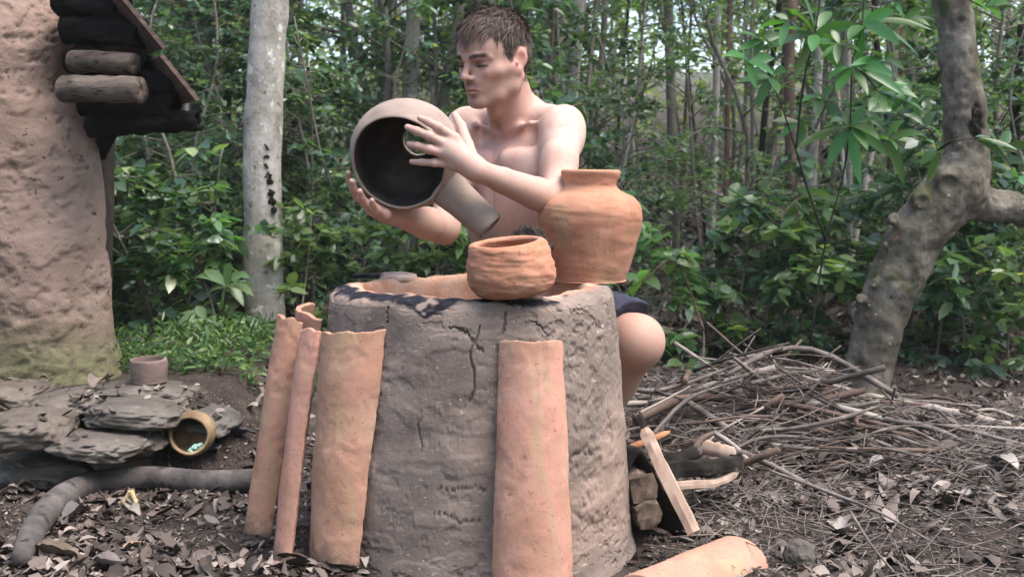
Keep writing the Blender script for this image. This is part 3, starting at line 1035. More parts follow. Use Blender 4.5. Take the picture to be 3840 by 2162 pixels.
# ---------------------------------------------------------------- person
S = SDF()
fT = unit(A(-0.64, -0.77, 0))
lT = A(-fT[1], fT[0], 0)                  # towards the left shoulder
Z = A(0, 0, 1)
N_ = P(500, 131, 2.90)
NB = N_ - fT * 0.062 + Z * 0.012
LS, RS = P(563, 130, 2.835), P(467, 130, 3.03)
yaw = math.radians(43)
pit_ = math.radians(10)
roll = math.radians(-3)
Fh = A(-math.sin(yaw) * math.cos(pit_), -math.cos(yaw) * math.cos(pit_), -math.sin(pit_))
Lh = A(math.cos(yaw), -math.sin(yaw), 0)
Uh = np.cross(Lh, Fh)
Uh = Uh if Uh[2] > 0 else -Uh
Lh, Uh = Lh * math.cos(roll) + Uh * math.sin(roll), Uh * math.cos(roll) - Lh * math.sin(roll)
RH = np.array([Lh, Fh, Uh])
HC = P(521, 61, 2.80) - (0.076 * Lh - 0.018 * Fh - 0.004 * Uh)


def H(x, y, z):
    """head-local to world; the lower face is a little short and set back"""
    y, z = (y - 0.10 * -z * max(0, min(1, y / 0.05)), z * 0.88) if z < 0 else (y, z)
    return HC + x * Lh + y * Fh + z * Uh



RT = np.array([lT, fT, Z])
tw = math.radians(20)
fP = A(-math.sin(tw), -math.cos(tw), 0)
lP = A(math.cos(tw), -math.sin(tw), 0)
RP = np.array([lP, fP, Z])

# trunk
CC = NB - Z * 0.175 + fT * 0.0
AB = A(0.026, 2.99, 0.665)
PV = A(0.015, 3.05, 0.475)
S.ell(PV, (0.165, 0.115, 0.12), RP, 0.03)
S.ell(AB, (0.122, 0.086, 0.17), RP, 0.05)
S.ell(CC - Z * 0.01, (0.143, 0.100, 0.18), RT, 0.05)
S.ell(CC + Z * 0.08 - fT * 0.02, (0.150, 0.075, 0.09), RT, 0.04)
for s in (-1, 1):
    S.ell(CC + lT * 0.068 * s + fT * 0.074 + Z * 0.062, (0.074, 0.030, 0.050), RT, 0.018)
    S.cone(CC + lT * 0.045 * s + fT * 0.078 + Z * 0.09, CC + lT * 0.14 * s + fT * 0.055 + Z * 0.10, 0.026, 0.026, 0.02)
    S.ell(CC + lT * 0.105 * s - fT * 0.02 - Z * 0.0, (0.045, 0.066, 0.12), RT, 0.05)
    for r in range(3):
        S.ell(AB + lP * 0.032 * s + fP * 0.074 + Z * (0.09 - 0.062 * r), (0.031, 0.017, 0.029), RP, 0.014)
# neck, shoulders
S.cone(H(0, -0.022, -0.055), NB - Z * 0.02, 0.048, 0.055, 0.025)
S.cone(H(0, -0.050, -0.03), NB - fT * 0.035, 0.040, 0.045, 0.025)
for s, sh in ((1, LS), (-1, RS)):
    S.cone(NB + Z * 0.022 - fT * 0.035, sh + Z * 0.024 - fT * 0.012, 0.047, 0.034, 0.04)
    S.chain([N_ + lT * 0.02 * s, (N_ + lT * 0.02 * s) * 0.5 + (sh + Z * 0.03) * 0.5 + fT * 0.014 + Z * 0.002, sh + Z * 0.026], [0.004, 0.0045, 0.001], 0.024, 0.012)
    S.cone(H(0.056 * s, -0.030, -0.045), N_ + lT * 0.010 * s + Z * 0.004, 0.013, 0.0085, 0.014)
    S.ell(sh - Z * 0.016 + lT * 0.003 * s, (0.046, 0.050, 0.062), RT, 0.03)
    S.ell(sh - Z * 0.014 + fT * 0.02, (0.036, 0.034, 0.052), RT, 0.035)
S.cone(H(0, 0.02, -0.10), N_ + Z * 0.03 - fT * 0.03, 0.012, 0.02, 0.025)
S.ell(H(0, 0.006, -0.135), (0.008, 0.010, 0.012), RH, 0.016)
S.ell(N_ + fT * 0.016 + Z * 0.010, (0.013, 0.016, 0.015), RT, 0.014, 'd')
S.ell(CC + fT * 0.112 + Z * 0.06, (0.006, 0.018, 0.07), RT, 0.02, 'd')
# left arm (towards the jar)
LE, LW = P(556, 201, 2.645), P(478, 170.5, 2.487)
m1 = LS * 0.5 + LE * 0.5
S.chain([LS, m1, LE], [0.047, 0.044, 0.036], 0.03, 0.006)
S.ell(LS * 0.45 + LE * 0.55 + A(-0.008, -0.012, 0.008), (0.038, 0.040, 0.060), RT, 0.02)
fm = LE * 0.74 + LW * 0.26
S.chain([LE, fm, LE * 0.3 + LW * 0.7, LW], [0.034, 0.0372, 0.0285, 0.0225], 0.03, 0.006)
# right arm
RE, RW = P(444, 228, 2.80), P(388, 212, 2.645)
m2 = RS * 0.5 + RE * 0.5
S.chain([RS, m2, RE], [0.047, 0.043, 0.036], 0.03, 0.006)
S.chain([RE, RE * 0.70 + RW * 0.30, RE * 0.25 + RW * 0.75, RW], [0.035, 0.0395, 0.028, 0.0245], 0.022, 0.006)


def hand(W, mcp, pip, dip, tip, thumb, fr=0.0098):
    for i in range(4):
        S.cone(W * 0.8 + mcp[i] * 0.2, mcp[i], 0.0165 - 0.001 * abs(i - 1.5), 0.0112, 0.016)
        sc = (1.0, 1.03, 0.98, 0.86)[i]
        S.chain([mcp[i], pip[i], dip[i], tip[i]], [fr * 1.12 * sc, fr * sc, fr * 0.88 * sc, fr * 0.72 * sc], 0.007, 0.004)
        S.ell(pip[i], (fr * 1.07 * sc,) * 3, None, 0.004)
    S.cone(W, (mcp[1] + mcp[2]) / 2, 0.0195, 0.014, 0.02)
    S.chain(thumb, [0.0155, 0.0135, 0.0105, 0.0085], 0.014, 0.006)


q4 = lambda L: [P(*a) for a in L]
hand(LW, q4([(455, 138, 2.493), (449.5, 146, 2.487), (449, 155, 2.487), (453, 164.5, 2.495)]),
     q4([(438, 127, 2.482), (430, 136, 2.478), (429.5, 149, 2.480), (434.5, 162.5, 2.489)]),
     q4([(428, 121.5, 2.482), (416.5, 130.5, 2.486), (418, 145.5, 2.488), (422, 162, 2.497)]),
     q4([(420, 118, 2.488), (407.5, 127, 2.498), (409, 144, 2.50), (411.5, 161.5, 2.508)]),
     q4([(474, 163, 2.497), (467, 144, 2.54), (461.5, 126, 2.60), (455, 115, 2.64)]))
hand(RW, q4([(368.5, 201, 2.640), (370, 205.5, 2.612), (375.5, 210.5, 2.588), (385.5, 214.5, 2.57)]),
     q4([(355, 188, 2.625), (357.5, 195.5, 2.592), (365.5, 203, 2.566), (377, 209.5, 2.546)]),
     q4([(350, 180, 2.607), (353, 188, 2.570), (361, 197, 2.545), (373, 204.5, 2.528)]),
     q4([(348.5, 172.5, 2.588), (352, 181, 2.552), (360, 191, 2.53), (372, 200, 2.516)]),
     q4([(396.5, 209, 2.68), (404.5, 212, 2.72), (404.5, 206, 2.76), (401.5, 198, 2.785)]))
# legs
LH_, LK, LA_ = A(0.10, 3.04, 0.45), P(637, 341, 2.735), A(0.175, 2.97, 0.085)
RH_, RK, RA_ = A(-0.075, 3.05, 0.45), A(-0.33, 2.86, 0.43), A(-0.24, 3.05, 0.085)
for h_, k_, an, sd in ((LH_, LK, LA_, 1), (RH_, RK, RA_, -1)):
    S.chain([h_, h_ * 0.5 + k_ * 0.5, k_], [0.088, 0.080, 0.058], 0.04, 0.008)
    dn = unit(an - k_)
    S.ell(k_ + A(0, -0.008, 0.0), (0.056, 0.058, 0.058), None, 0.03)
    cf = k_ * 0.68 + an * 0.32 + A(0, 0.018, 0)
    S.chain([k_, cf, k_ * 0.2 + an * 0.8, an], [0.054, 0.056, 0.034, 0.033], 0.03, 0.006)
    S.chain([an, an + A(0.02 * sd, -0.05, -0.035), an + A(0.05 * sd, -0.15, -0.062)], [0.036, 0.034, 0.02], 0.02, 0.02)
    S.cone(an, an + A(0, 0.03, -0.05), 0.034, 0.03, 0.02)

# head
S.ell(H(0, -0.012, 0.034), (0.0735, 0.092, 0.080), RH, 0.02)
S.ell(H(0, -0.035, 0.020), (0.070, 0.066, 0.070), RH, 0.02)
S.ell(H(0, 0.036, 0.030), (0.060, 0.052, 0.056), RH, 0.025)
S.ell(H(0, 0.020, -0.040), (0.0595, 0.064, 0.064), RH, 0.03)
S.ell(H(0, 0.060, -0.066), (0.028, 0.030, 0.036), RH, 0.02)
S.ell(H(0, 0.0755, -0.102), (0.0185, 0.0165, 0.0145), RH, 0.014)
for s in (-1, 1):
    S.chain([H(0.056 * s, -0.008, -0.03), H(0.0515 * s, -0.004, -0.068), H(0.035 * s, 0.036, -0.090), H(0.014 * s, 0.072, -0.104)], [0.013, 0.0125, 0.012, 0.012], 0.028, 0.02)
    S.chain([H(0.063 * s, 0.01, -0.016), H(0.053 * s, 0.045, -0.022), H(0.040 * s, 0.064, -0.026)], [0.004, 0.006, 0.006], 0.03, 0.02)
    S.ell(H(0.033 * s, 0.089, -0.002), (0.0165, 0.0165, 0.011), RH, 0.012, 'd')
    S.ell(H(0.0325 * s, 0.0665, -0.003), (0.0140, 0.0130, 0.0115), RH, 0.005)
    S.chain([H(0.008 * s, 0.0865, 0.0150), H(0.028 * s, 0.083, 0.0175), H(0.050 * s, 0.062, 0.0145)], [0.0065, 0.0075, 0.006], 0.010, 0.008)
S.chain([H(0, 0.083, 0.012), H(0, 0.0895, -0.006), H(0, 0.104, -0.030)], [0.0072, 0.0070, 0.0085], 0.009, 0.006)
S.ell(H(0, 0.1055, -0.0335), (0.0100, 0.0090, 0.0085), RH, 0.006)
for s in (-1, 1):
    S.ell(H(0.0115 * s, 0.094, -0.0365), (0.0068, 0.0105, 0.0072), RH, 0.005)
    S.cone(H(0.0, 0.0915, -0.0640), H(0.0225 * s, 0.0790, -0.0695), 0.0055, 0.0032, 0.006)
    S.cone(H(0.0, 0.0905, -0.0785), H(0.019 * s, 0.0790, -0.0735), 0.0062, 0.0034, 0.006)
    S.ell(H(0.0085 * s, 0.0975, -0.0450), (0.0036, 0.006, 0.0032), RH, 0.003, 'd')
    # ear
    er = unit(Lh * s * 0.88 + Fh * 0.34)
    up = unit(Uh - Fh * 0.2)
    up = unit(up - er * up.dot(er))
    RE_ = np.array([er, np.cross(up, er), up])
    ec = H(0.0745 * s, -0.018, -0.003)
    S.ell(ec + up * 0.006, (0.0075, 0.0185, 0.0255), RE_, 0.005)
    S.ell(ec - up * 0.022 + Fh * 0.005, (0.0062, 0.0095, 0.0115), RE_, 0.008)
    S.ell(ec + er * 0.0075 + up * 0.004 + Fh * 0.003, (0.0065, 0.0108, 0.0170), RE_, 0.004, 'd')
    S.ell(ec + er * 0.003 + Fh * 0.014 - up * 0.004, (0.004, 0.0045, 0.0065), RE_, 0.003)
S.ell(H(0, 0.0965, -0.0715), (0.0205, 0.010, 0.0010), RH, 0.003, 'd')
S.ell(H(0, 0.0935, -0.0885), (0.016, 0.007, 0.0045), RH, 0.010, 'd')

BV, BF = S.polygonise(0.0026)
BV = relax(BV, BF, 2, 0.4)
person = thing('person', 'bare-chested person in navy shorts sitting behind the furnace, holding up a clay vessel', 'person', A(0.02, 3.03, 0.0))

# skin colour per vertex (lips, stubble, brows, tan, painted socket shade), in head-local coordinates where needed
q = (BV - HC) @ RH.T
q[:, 2] = np.where(q[:, 2] < 0, q[:, 2] / 0.88, q[:, 2])
q[:, 1] += np.where(q[:, 2] < 0, 0.10 * -q[:, 2] * np.clip(q[:, 1] / 0.05, 0, 1), 0)
hx, hy, hz = q[:, 0], q[:, 1], q[:, 2]
Cc = np.tile(A(0.455, 0.298, 0.235), (len(BV), 1))


def blend(w, col):
    global Cc
    w = np.clip(w, 0, 1)[:, None]
    Cc = Cc * (1 - w) + A(*col) * w


gau = lambda c, r: np.exp(-(((q - A(*c)) / A(*r)) ** 2).sum(1))
is_head = (np.linalg.norm(q, axis=1) < 0.16) & (hz > -0.14)
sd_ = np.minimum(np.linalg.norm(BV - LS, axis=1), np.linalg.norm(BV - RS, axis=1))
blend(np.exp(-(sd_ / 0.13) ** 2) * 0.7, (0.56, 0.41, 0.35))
da = np.minimum(np.linalg.norm(BV - LW, axis=1), np.linalg.norm(BV - RW, axis=1))
blend(np.exp(-(da / 0.16) ** 2) * 0.7, (0.43, 0.26, 0.21))
blend(np.exp(-((np.linalg.norm(BV - (N_ + Z * 0.02), axis=1)) / 0.085) ** 2) * 0.9, (0.40, 0.195, 0.15))
blend(np.exp(-(np.linalg.norm(BV - LK, axis=1) / 0.2) ** 2) * 0.75, (0.37, 0.215, 0.16))
blend(0.25 * sstep(0.1, 0.6, fbm(BV, 18, 3, 4)), (0.43, 0.24, 0.185))
blend(np.exp(-(da / 0.10) ** 2) * 0.6 * sstep(0.0, 0.45, fbm(BV, 30, 4, 14)), (0.40, 0.33, 0.28))
blend(0.35 * sstep(0.25, 0.6, fbm(BV, 9, 4, 24)) * (np.linalg.norm(q, axis=1) > 0.16), (0.36, 0.25, 0.2))
hd = is_head.astype(float)
blend(hd * 0.8, (0.41, 0.25, 0.192))
for s in (-1, 1):
    blend(gau((0.045 * s, 0.055, -0.035), (0.02, 0.03, 0.018)) * 0.45 * hd, (0.5, 0.24, 0.19))
    blend(gau((0.078 * s, -0.016, 0.0), (0.012, 0.03, 0.035)) * 0.75 * hd, (0.55, 0.25, 0.2))
blend(gau((0, 0.112, -0.034), (0.012, 0.015, 0.012)) * 0.5 * hd, (0.5, 0.25, 0.2))
stub = np.maximum.reduce([gau((0, 0.092, -0.0555), (0.028, 0.03, 0.0075)) * 1.35, gau((0, 0.09, -0.094), (0.017, 0.04, 0.013)) * 1.0,
                          gau((0.03, 0.07, -0.098), (0.03, 0.04, 0.02)) * 0.4, gau((-0.03, 0.07, -0.098), (0.03, 0.04, 0.02)) * 0.4])
blend(np.minimum(stub, 1) * 0.85 * hd, (0.13, 0.075, 0.06))
blend(gau((0, 0.095, -0.0645), (0.022, 0.03, 0.0045)) * 0.7 * hd, (0.34, 0.14, 0.115))
blend(gau((0, 0.095, -0.0785), (0.018, 0.03, 0.005)) * 0.6 * hd, (0.4, 0.18, 0.145))
blend((np.abs(hz + 0.0715 + 0.02 * np.abs(hx)) < 0.0017) * (np.abs(hx) < 0.024) * (hy > 0.07) * 0.9 * hd, (0.1, 0.045, 0.04))
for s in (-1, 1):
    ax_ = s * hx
    blend(gau((0.031 * s, 0.08, 0.001), (0.019, 0.03, 0.0095)) * 0.95 * hd, (0.12, 0.06, 0.048))  # eye-socket shadow painted into the skin colour
    arch = 0.0150 + 0.0045 * np.sin(np.clip((ax_ - 0.012) / 0.042, 0, 1) * 2.6)
    brow = sstep(0.0075, 0.0030, np.abs(hz - arch) + 0.0014 * noise3(q * 500, 2)) * sstep(0.008, 0.016, ax_) * sstep(0.058, 0.046, ax_) * (hy > 0.04)
    blend(brow * 1.0 * hd, (0.022, 0.014, 0.012))
    slit = sstep(0.0042, 0.0015, np.abs(hz + 0.0052 + 0.06 * np.abs(ax_ - 0.033))) * sstep(0.0175, 0.013, np.abs(ax_ - 0.033)) * (hy > 0.05)
    blend(slit * 0.92 * hd, (0.03, 0.02, 0.018))
    blend(gau((0.009 * s, 0.1, -0.0435), (0.0045, 0.008, 0.003)) * 0.9 * hd, (0.09, 0.03, 0.006))


def hairline(y):
    return np.interp(y, [-0.13, -0.05, -0.032, -0.02, -0.002, 0.012, 0.024, 0.032, 0.045, 0.062, 0.09], [-0.075, -0.068, -0.03, 0.026, 0.018, -0.016, 0.012, 0.038, 0.062, 0.079, 0.085])


hm = hd * sstep(-0.004, 0.006, hz - hairline(hy) + 0.004 * fbm(q, 120, 2, 3)) * (np.abs(hx) < 0.0735 + 0.01 * (hz > 0.03))
blend(hm * 0.93, (0.05, 0.036, 0.03))
n = NT('skin')
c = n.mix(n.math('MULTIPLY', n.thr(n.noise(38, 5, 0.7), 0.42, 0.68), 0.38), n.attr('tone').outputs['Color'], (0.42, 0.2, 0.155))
M_SKIN = n.done(c, 0.6, n.bump(n.noise(140, 5, 0.7), 0.22, 0.0015), 0.22)
n.b.inputs['Subsurface Weight'].default_value = 0.05
n.b.inputs['Subsurface Radius'].default_value = (0.012, 0.005, 0.003)
n.b.inputs['Subsurface Scale'].default_value = 1.0
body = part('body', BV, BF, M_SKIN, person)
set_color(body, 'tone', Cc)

# eyes: glossy sliver under the lowered lids
M_EYE = NT('eye').done((0.035, 0.022, 0.016), 0.15, None, 0.5)
for s in (-1, 1):
    az, el = np.meshgrid(np.linspace(-0.75, 0.75, 12), np.linspace(-0.30, -0.06, 5))
    e_ = np.stack([np.sin(az) * np.cos(el) * 0.0150, np.cos(az) * np.cos(el) * 0.0142, np.sin(el) * 0.0128], -1).reshape(-1, 3)
    e_[:, 2] -= 0.0 + 6.0 * (e_[:, 0] ** 2)
    part('eye', HC + (e_ + A(0.0325 * s, 0.0668, -0.003)) @ RH, grid_faces(12, 5), M_EYE, body)

# hair: locks of tapering ribbons over a dark scalp
def hair_strands(nlock, per):
    Vh, Fh_ = [], []
    cnt = 0
    while cnt < nlock:
        u = unit(rng.normal(size=3))
        p = A(0, -0.012, 0.034) + u * A(0.0755, 0.094, 0.084)
        if p[1] < -0.03 and p[2] < 0.03: p = A(0, -0.035, 0.02) + u * A(0.072, 0.068, 0.072)
        if p[1] > 0.03: p = p + A(0, 0.006, 0.002)
        if p[2] < hairline(p[1]) + 0.001 or (abs(p[0]) > 0.058 and -0.044 < p[1] < 0.006 and p[2] < 0.036):
            continue
        cnt += 1
        nrm = unit(u / A(0.0745, 0.096, 0.084))
        top = sstep(0.045, 0.085, p[2])
        flow = (1 - top) * A(0, -0.45, -1.0) + top * A(0.25 - 0.2 * np.sign(p[0]), 1.0, -0.1)
        flow = flow + 0.34 * rng.normal(size=3) * (0.35 + 0.65 * top)
        flow = unit(flow - nrm * flow.dot(nrm))
        front = sstep(0.03, 0.075, p[1]) * top
        L = (0.012 + 0.028 * top + 0.010 * front) * rng.uniform(0.7, 1.2)
        lift = (0.20 + 0.30 * front) * top + 0.10
        for _ in range(per):
            r = p + rng.normal(size=3) * 0.0026
            dv = unit(flow + rng.normal(size=3) * 0.16)
            wd = unit(np.cross(dv, nrm)) * rng.uniform(0.0006, 0.0012)
            l = L * rng.uniform(0.75, 1.15)
            pts = [r - nrm * 0.002]
            for k in range(1, 5):
                t = k / 4
                pts.append(r + dv * l * t + nrm * l * lift * (t * 1.25 - 0.75 * t * t) + A(0, 0, -1) * l * 0.42 * t * t * (0.35 + 0.75 * front))
            b = len(Vh) * 1
            for k, pt in enumerate(pts):
                w = wd * (1 - 0.78 * (k / 4) ** 2)
                Vh.append(pt - w); Vh.append(pt + w)
            for k in range(4):
                Fh_.append([b + 2 * k, b + 2 * k + 1, b + 2 * k + 3, b + 2 * k + 2])
    return np.array(Vh), np.array(Fh_)


hv_, hf_ = hair_strands(1500, 9)
n = NT('hair_brown')
g_ = n.node('ShaderNodeNewGeometry')
M_HAIR = n.done(n.ramp(g_.outputs['Random Per Island'], [(0.0, (0.03, 0.02, 0.015)), (0.6, (0.075, 0.05, 0.038)), (1.0, (0.14, 0.095, 0.072))]), 0.6, None, 0.2)
part('hair', HC + hv_ @ RH, hf_, M_HAIR, person, kind='stuff')
# shorts
S2 = SDF()
S2.ell(PV - Z * 0.015, (0.178, 0.13, 0.115), RP, 0.03)
for h_, k_ in ((LH_, LK), (RH_, RK)):
    S2.cone(h_ + Z * 0.012, h_ * 0.04 + k_ * 0.96 + Z * 0.016, 0.108, 0.080, 0.04)
for h_, k_ in ((LH_, LK), (RH_, RK)):
    e_ = unit(k_ - h_)
    hem = h_ + (k_ - h_) * 0.88
    S2.ell(hem + e_ * 0.2, (0.2, 0.2, 0.2), None, 0.006, 'd')
fold = lambda p: 0.005 * fbm(p * A(1.0, 1.0, 2.2), 14, 3, 5) + 0.002 * fbm(p, 45, 2, 6)
SV, SF = S2.polygonise(0.005, fold)
M_SHORT = mottled('navy_cotton', [(0.35, (0.022, 0.023, 0.04)), (0.65, (0.042, 0.043, 0.068))], 20, 0.9, 0.35, 300, 0.001)
part('shorts', SV, SF, M_SHORT, person)
seat = A(0.01, 3.06, 0)
V, Fc = lathe([(0.0005, 0.0), (0.15, 0.0), (0.145, 0.1), (0.14, 0.3), (0.135, 0.352), (0.0005, 0.352)], 60, seat, amp=0.006, subdiv=60)
solo('wooden_stump', V, Fc, mottled('stump_bark', [(0.3, (0.06, 0.045, 0.035)), (0.7, (0.17, 0.13, 0.1))], 10, stretch=(1, 1, .3)), 'low wooden stump the person sits on behind the furnace', 'stump', loc=seat)

# ---------------------------------------------------------------- bark, leaves
def bark(name, stops, scale=7, spots=None, stretch=(1, 1, 0.45)):
    n = NT(name)
    c = n.ramp(n.noise(scale, 7, 0.65, stretch), stops)
    if spots:
        for col, sc, th in spots:
            c = n.mix(n.thr(n.noise(sc, 4, 0.6), th, th + 0.06), c, col)
    c = n.mix(n.math('MULTIPLY', n.thr(n.noise(48, 6, 0.75, stretch), 0.5, 0.66), 0.5), c, n.mix(1.0, c, (0.4, 0.38, 0.36), 'MULTIPLY'))
    b = n.bump(n.noise(26, 7, 0.7, stretch), 0.7, 0.012)
    b = n.bump(n.noise(85, 6, 0.75, stretch), 0.8, 0.005, b)
    return n.done(c, 0.92, b, 0.15)


M_BK_PALE = bark('bark_pale', [(0.3, (0.2, 0.18, 0.15)), (0.5, (0.36, 0.33, 0.285)), (0.7, (0.5, 0.47, 0.42))], 9, [((0.15, 0.14, 0.1), 22, 0.62), ((0.58, 0.56, 0.5), 13, 0.6)], (1, 1, 0.8))
M_BK_GREY = bark('bark_grey', [(0.3, (0.09, 0.075, 0.062)), (0.5, (0.17, 0.145, 0.12)), (0.7, (0.28, 0.25, 0.215))], 8, [((0.36, 0.34, 0.3), 24, 0.64)])
M_BK_DARK = bark('bark_dark', [(0.3, (0.012, 0.01, 0.009)), (0.55, (0.028, 0.023, 0.02)), (0.75, (0.06, 0.05, 0.042))], 10)
M_BK_BROWN = bark('bark_brown', [(0.3, (0.07, 0.045, 0.033)), (0.55, (0.15, 0.1, 0.075)), (0.75, (0.25, 0.18, 0.14))], 9)
M_BK_FORK = bark('bark_fork', [(0.32, (0.045, 0.038, 0.03)), (0.5, (0.12, 0.104, 0.08)), (0.68, (0.22, 0.195, 0.16))], 11, [((0.36, 0.34, 0.3), 40, 0.66), ((0.075, 0.085, 0.035), 7, 0.57), ((0.025, 0.02, 0.017), 13, 0.65), ((0.16, 0.09, 0.06), 9, 0.66)], (1, 1, 0.7))

M_LF = [leaf_mat('leaf_dark', [(0.0, (0.03, 0.066, 0.04)), (0.5, (0.065, 0.122, 0.07)), (0.85, (0.12, 0.19, 0.105)), (1.0, (0.24, 0.29, 0.14))], 0.38, 0.27),
        leaf_mat('leaf_mid', [(0.0, (0.05, 0.105, 0.045)), (0.5, (0.11, 0.195, 0.08)), (0.9, (0.18, 0.275, 0.11)), (1.0, (0.32, 0.34, 0.14))], 0.48, 0.3),
        leaf_mat('leaf_bright', [(0.0, (0.08, 0.16, 0.04)), (0.5, (0.14, 0.25, 0.06)), (1.0, (0.26, 0.34, 0.1))], 0.5)]
M_LF_GLOSS = leaf_mat('leaf_gloss', [(0.0, (0.045, 0.11, 0.03)), (0.5, (0.06, 0.15, 0.04)), (1.0, (0.1, 0.2, 0.05))], 0.4, 0.3, 0.6, 0.35)


def leaf_cloud(pos, dirs, length, width, droop=0.35, jitter=0.5, r=rng):
    """many folded leaves (6 quads... 8 tris each) as one mesh; pos (n,3) base points, dirs (n,3)"""
    m = len(pos)
    d = dirs + r.normal(size=(m, 3)) * jitter
    d[:, 2] -= droop
    d /= np.linalg.norm(d, axis=1)[:, None] + 1e-9
    up = A(0, 0, 1) + r.normal(size=(m, 3)) * 0.45
    side = np.cross(d, up)
    side /= np.linalg.norm(side, axis=1)[:, None] + 1e-9
    nrm = np.cross(side, d)
    L = (length * r.uniform(0.6, 1.25, m))[:, None]
    W = (width * r.uniform(0.5, 1.35, m))[:, None]
    t = [0.0, 0.3, 0.68, 1.0]
    bend = r.uniform(0.02, 0.22, m)[:, None]
    mid = [pos + d * L * k - A(0, 0, 1) * L * bend * k * k for k in t]
    cup = r.uniform(0.1, 0.4, m)[:, None]
    l1, r1 = mid[1] + side * W * 0.46 + nrm * W * cup * 0.4, mid[1] - side * W * 0.46 + nrm * W * cup * 0.4
    l2, r2 = mid[2] + side * W * 0.4 + nrm * W * cup * 0.35, mid[2] - side * W * 0.4 + nrm * W * cup * 0.35
    V = np.stack([mid[0], mid[1], mid[2], mid[3], l1, r1, l2, r2], 1).reshape(-1, 3)
    b = (np.arange(m) * 8)[:, None]
    tri = np.concatenate([b + np.array([[0, 4, 1]]), b + np.array([[0, 1, 5]]), b + np.array([[2, 6, 3]]), b + np.array([[2, 3, 7]])])
    qd = np.concatenate([b + np.array([[1, 4, 6, 2]]), b + np.array([[5, 1, 2, 7]])])
    return V, [qd, tri]


def trunk_pts(base, top, wob, m=14, seed=0):
    t = np.linspace(0, 1, m)[:, None]
    p = np.asarray(base) * (1 - t) + np.asarray(top) * t
    q_ = np.stack([t[:, 0] * 3, 0 * t[:, 0] + seed * 1.7, 0 * t[:, 0]], -1)
    return p + np.stack([noise3(q_, seed), noise3(q_, seed + 9), 0 * t[:, 0]], -1) * wob


def make_sapling(kind, h, nbr, leaf_n, leaf_l, leaf_w, crown_from, spread, mat, r_st, seed, bmat=None):
    r = np.random.default_rng(seed)
    root = thing('sapling', 'x', 'sapling', (0, 0, 0))
    st = trunk_pts((0, 0, -0.1), (r.normal() * 0.12 * h, r.normal() * 0.12 * h, h), 0.05 * h, 14, seed)
    pieces = [tube(st, np.linspace(r_st, r_st * 0.3, 14), 7, 0.15, seed)]
    pos, dr = [], []
    for b in range(nbr):
        t = r.uniform(crown_from, 1.0)
        i = t * 13
        p0 = st[int(i)] * (1 - (i % 1)) + st[min(int(i) + 1, 13)] * (i % 1)
        a = r.uniform(0, 2 * math.pi)
        L = spread * r.uniform(0.4, 1.0) * (1.15 - 0.5 * t)
        e = p0 + A(math.cos(a) * L, math.sin(a) * L, L * r.uniform(-0.25, 0.55))
        br = spline([p0, (p0 + e) / 2 + A(0, 0, 0.12 * L), e], 7)
        pieces.append(tube(br, np.linspace(r_st * 0.35, r_st * 0.1, 7), 4))
        k = max(3, int(leaf_n / nbr))
        tt = r.uniform(0.2, 1.02, k) ** 0.8
        pp = np.stack([np.interp(tt, np.linspace(0, 1, 7), br[:, j]) for j in range(3)], -1)
        ad = unit(e - p0)
        sd = np.cross(ad, A(0, 0, 1))
        sgn = r.choice([-1, 1], k)[:, None]
        pos.append(pp + r.normal(size=(k, 3)) * 0.03 * spread)
        dr.append(ad * 0.5 + sgn * sd * 0.9 + A(0, 0, 0.1))
    V, Fc = join(pieces)
    part('trunk', V, Fc, bmat or M_BK_GREY, root)
    V, Fc = leaf_cloud(np.concatenate(pos), np.concatenate(dr), leaf_l, leaf_w, 0.25, 0.4, r)
    part('crown', V, Fc, mat, root, kind='stuff')
    return root


protos = [('broad', make_sapling('broad', 1.7, 30, 760, 0.075, 0.038, 0.12, 0.55, M_LF[0], 0.012, 101)),
          ('broad', make_sapling('broad', 2.3, 34, 900, 0.068, 0.036, 0.15, 0.62, M_LF[0], 0.014, 102)),
          ('small', make_sapling('small', 2.8, 40, 1500, 0.046, 0.024, 0.2, 0.7, M_LF[1], 0.016, 103)),
          ('small', make_sapling('small', 2.0, 36, 1200, 0.042, 0.023, 0.1, 0.6, M_LF[0], 0.012, 104)),
          ('narrow', make_sapling('narrow', 2.6, 32, 800, 0.1, 0.026, 0.25, 0.6, M_LF[1], 0.014, 105)),
          ('tall', make_sapling('tall', 5.0, 52, 2000, 0.062, 0.034, 0.3, 0.95, M_LF[1], 0.03, 106)),
          ('tall', make_sapling('tall', 5.6, 56, 2200, 0.055, 0.03, 0.22, 1.0, M_LF[0], 0.034, 107)),
          ('low', make_sapling('low', 0.8, 22, 440, 0.08, 0.042, 0.05, 0.42, M_LF[0], 0.008, 108)),
          ('low', make_sapling('low', 0.6, 18, 320, 0.085, 0.042, 0.05, 0.38, M_LF[1], 0.007, 109)),
          ('bright', make_sapling('bright', 4.6, 52, 2000, 0.058, 0.032, 0.35, 0.95, M_LF[2], 0.026, 110))]
LABS = {'broad': ('dark broad-leaved sapling', 'dark broad-leaved saplings'),
        'small': ('small-leaved sapling', 'small-leaved saplings'),
        'narrow': ('narrow-leaved sapling', 'narrow-leaved saplings'),
        'tall': ('tall slim young tree', 'tall young forest trees'),
        'low': ('low leafy shrub', 'low forest shrubs'),
        'bright': ('yellow-green young tree', 'bright young forest trees')}
used = {}


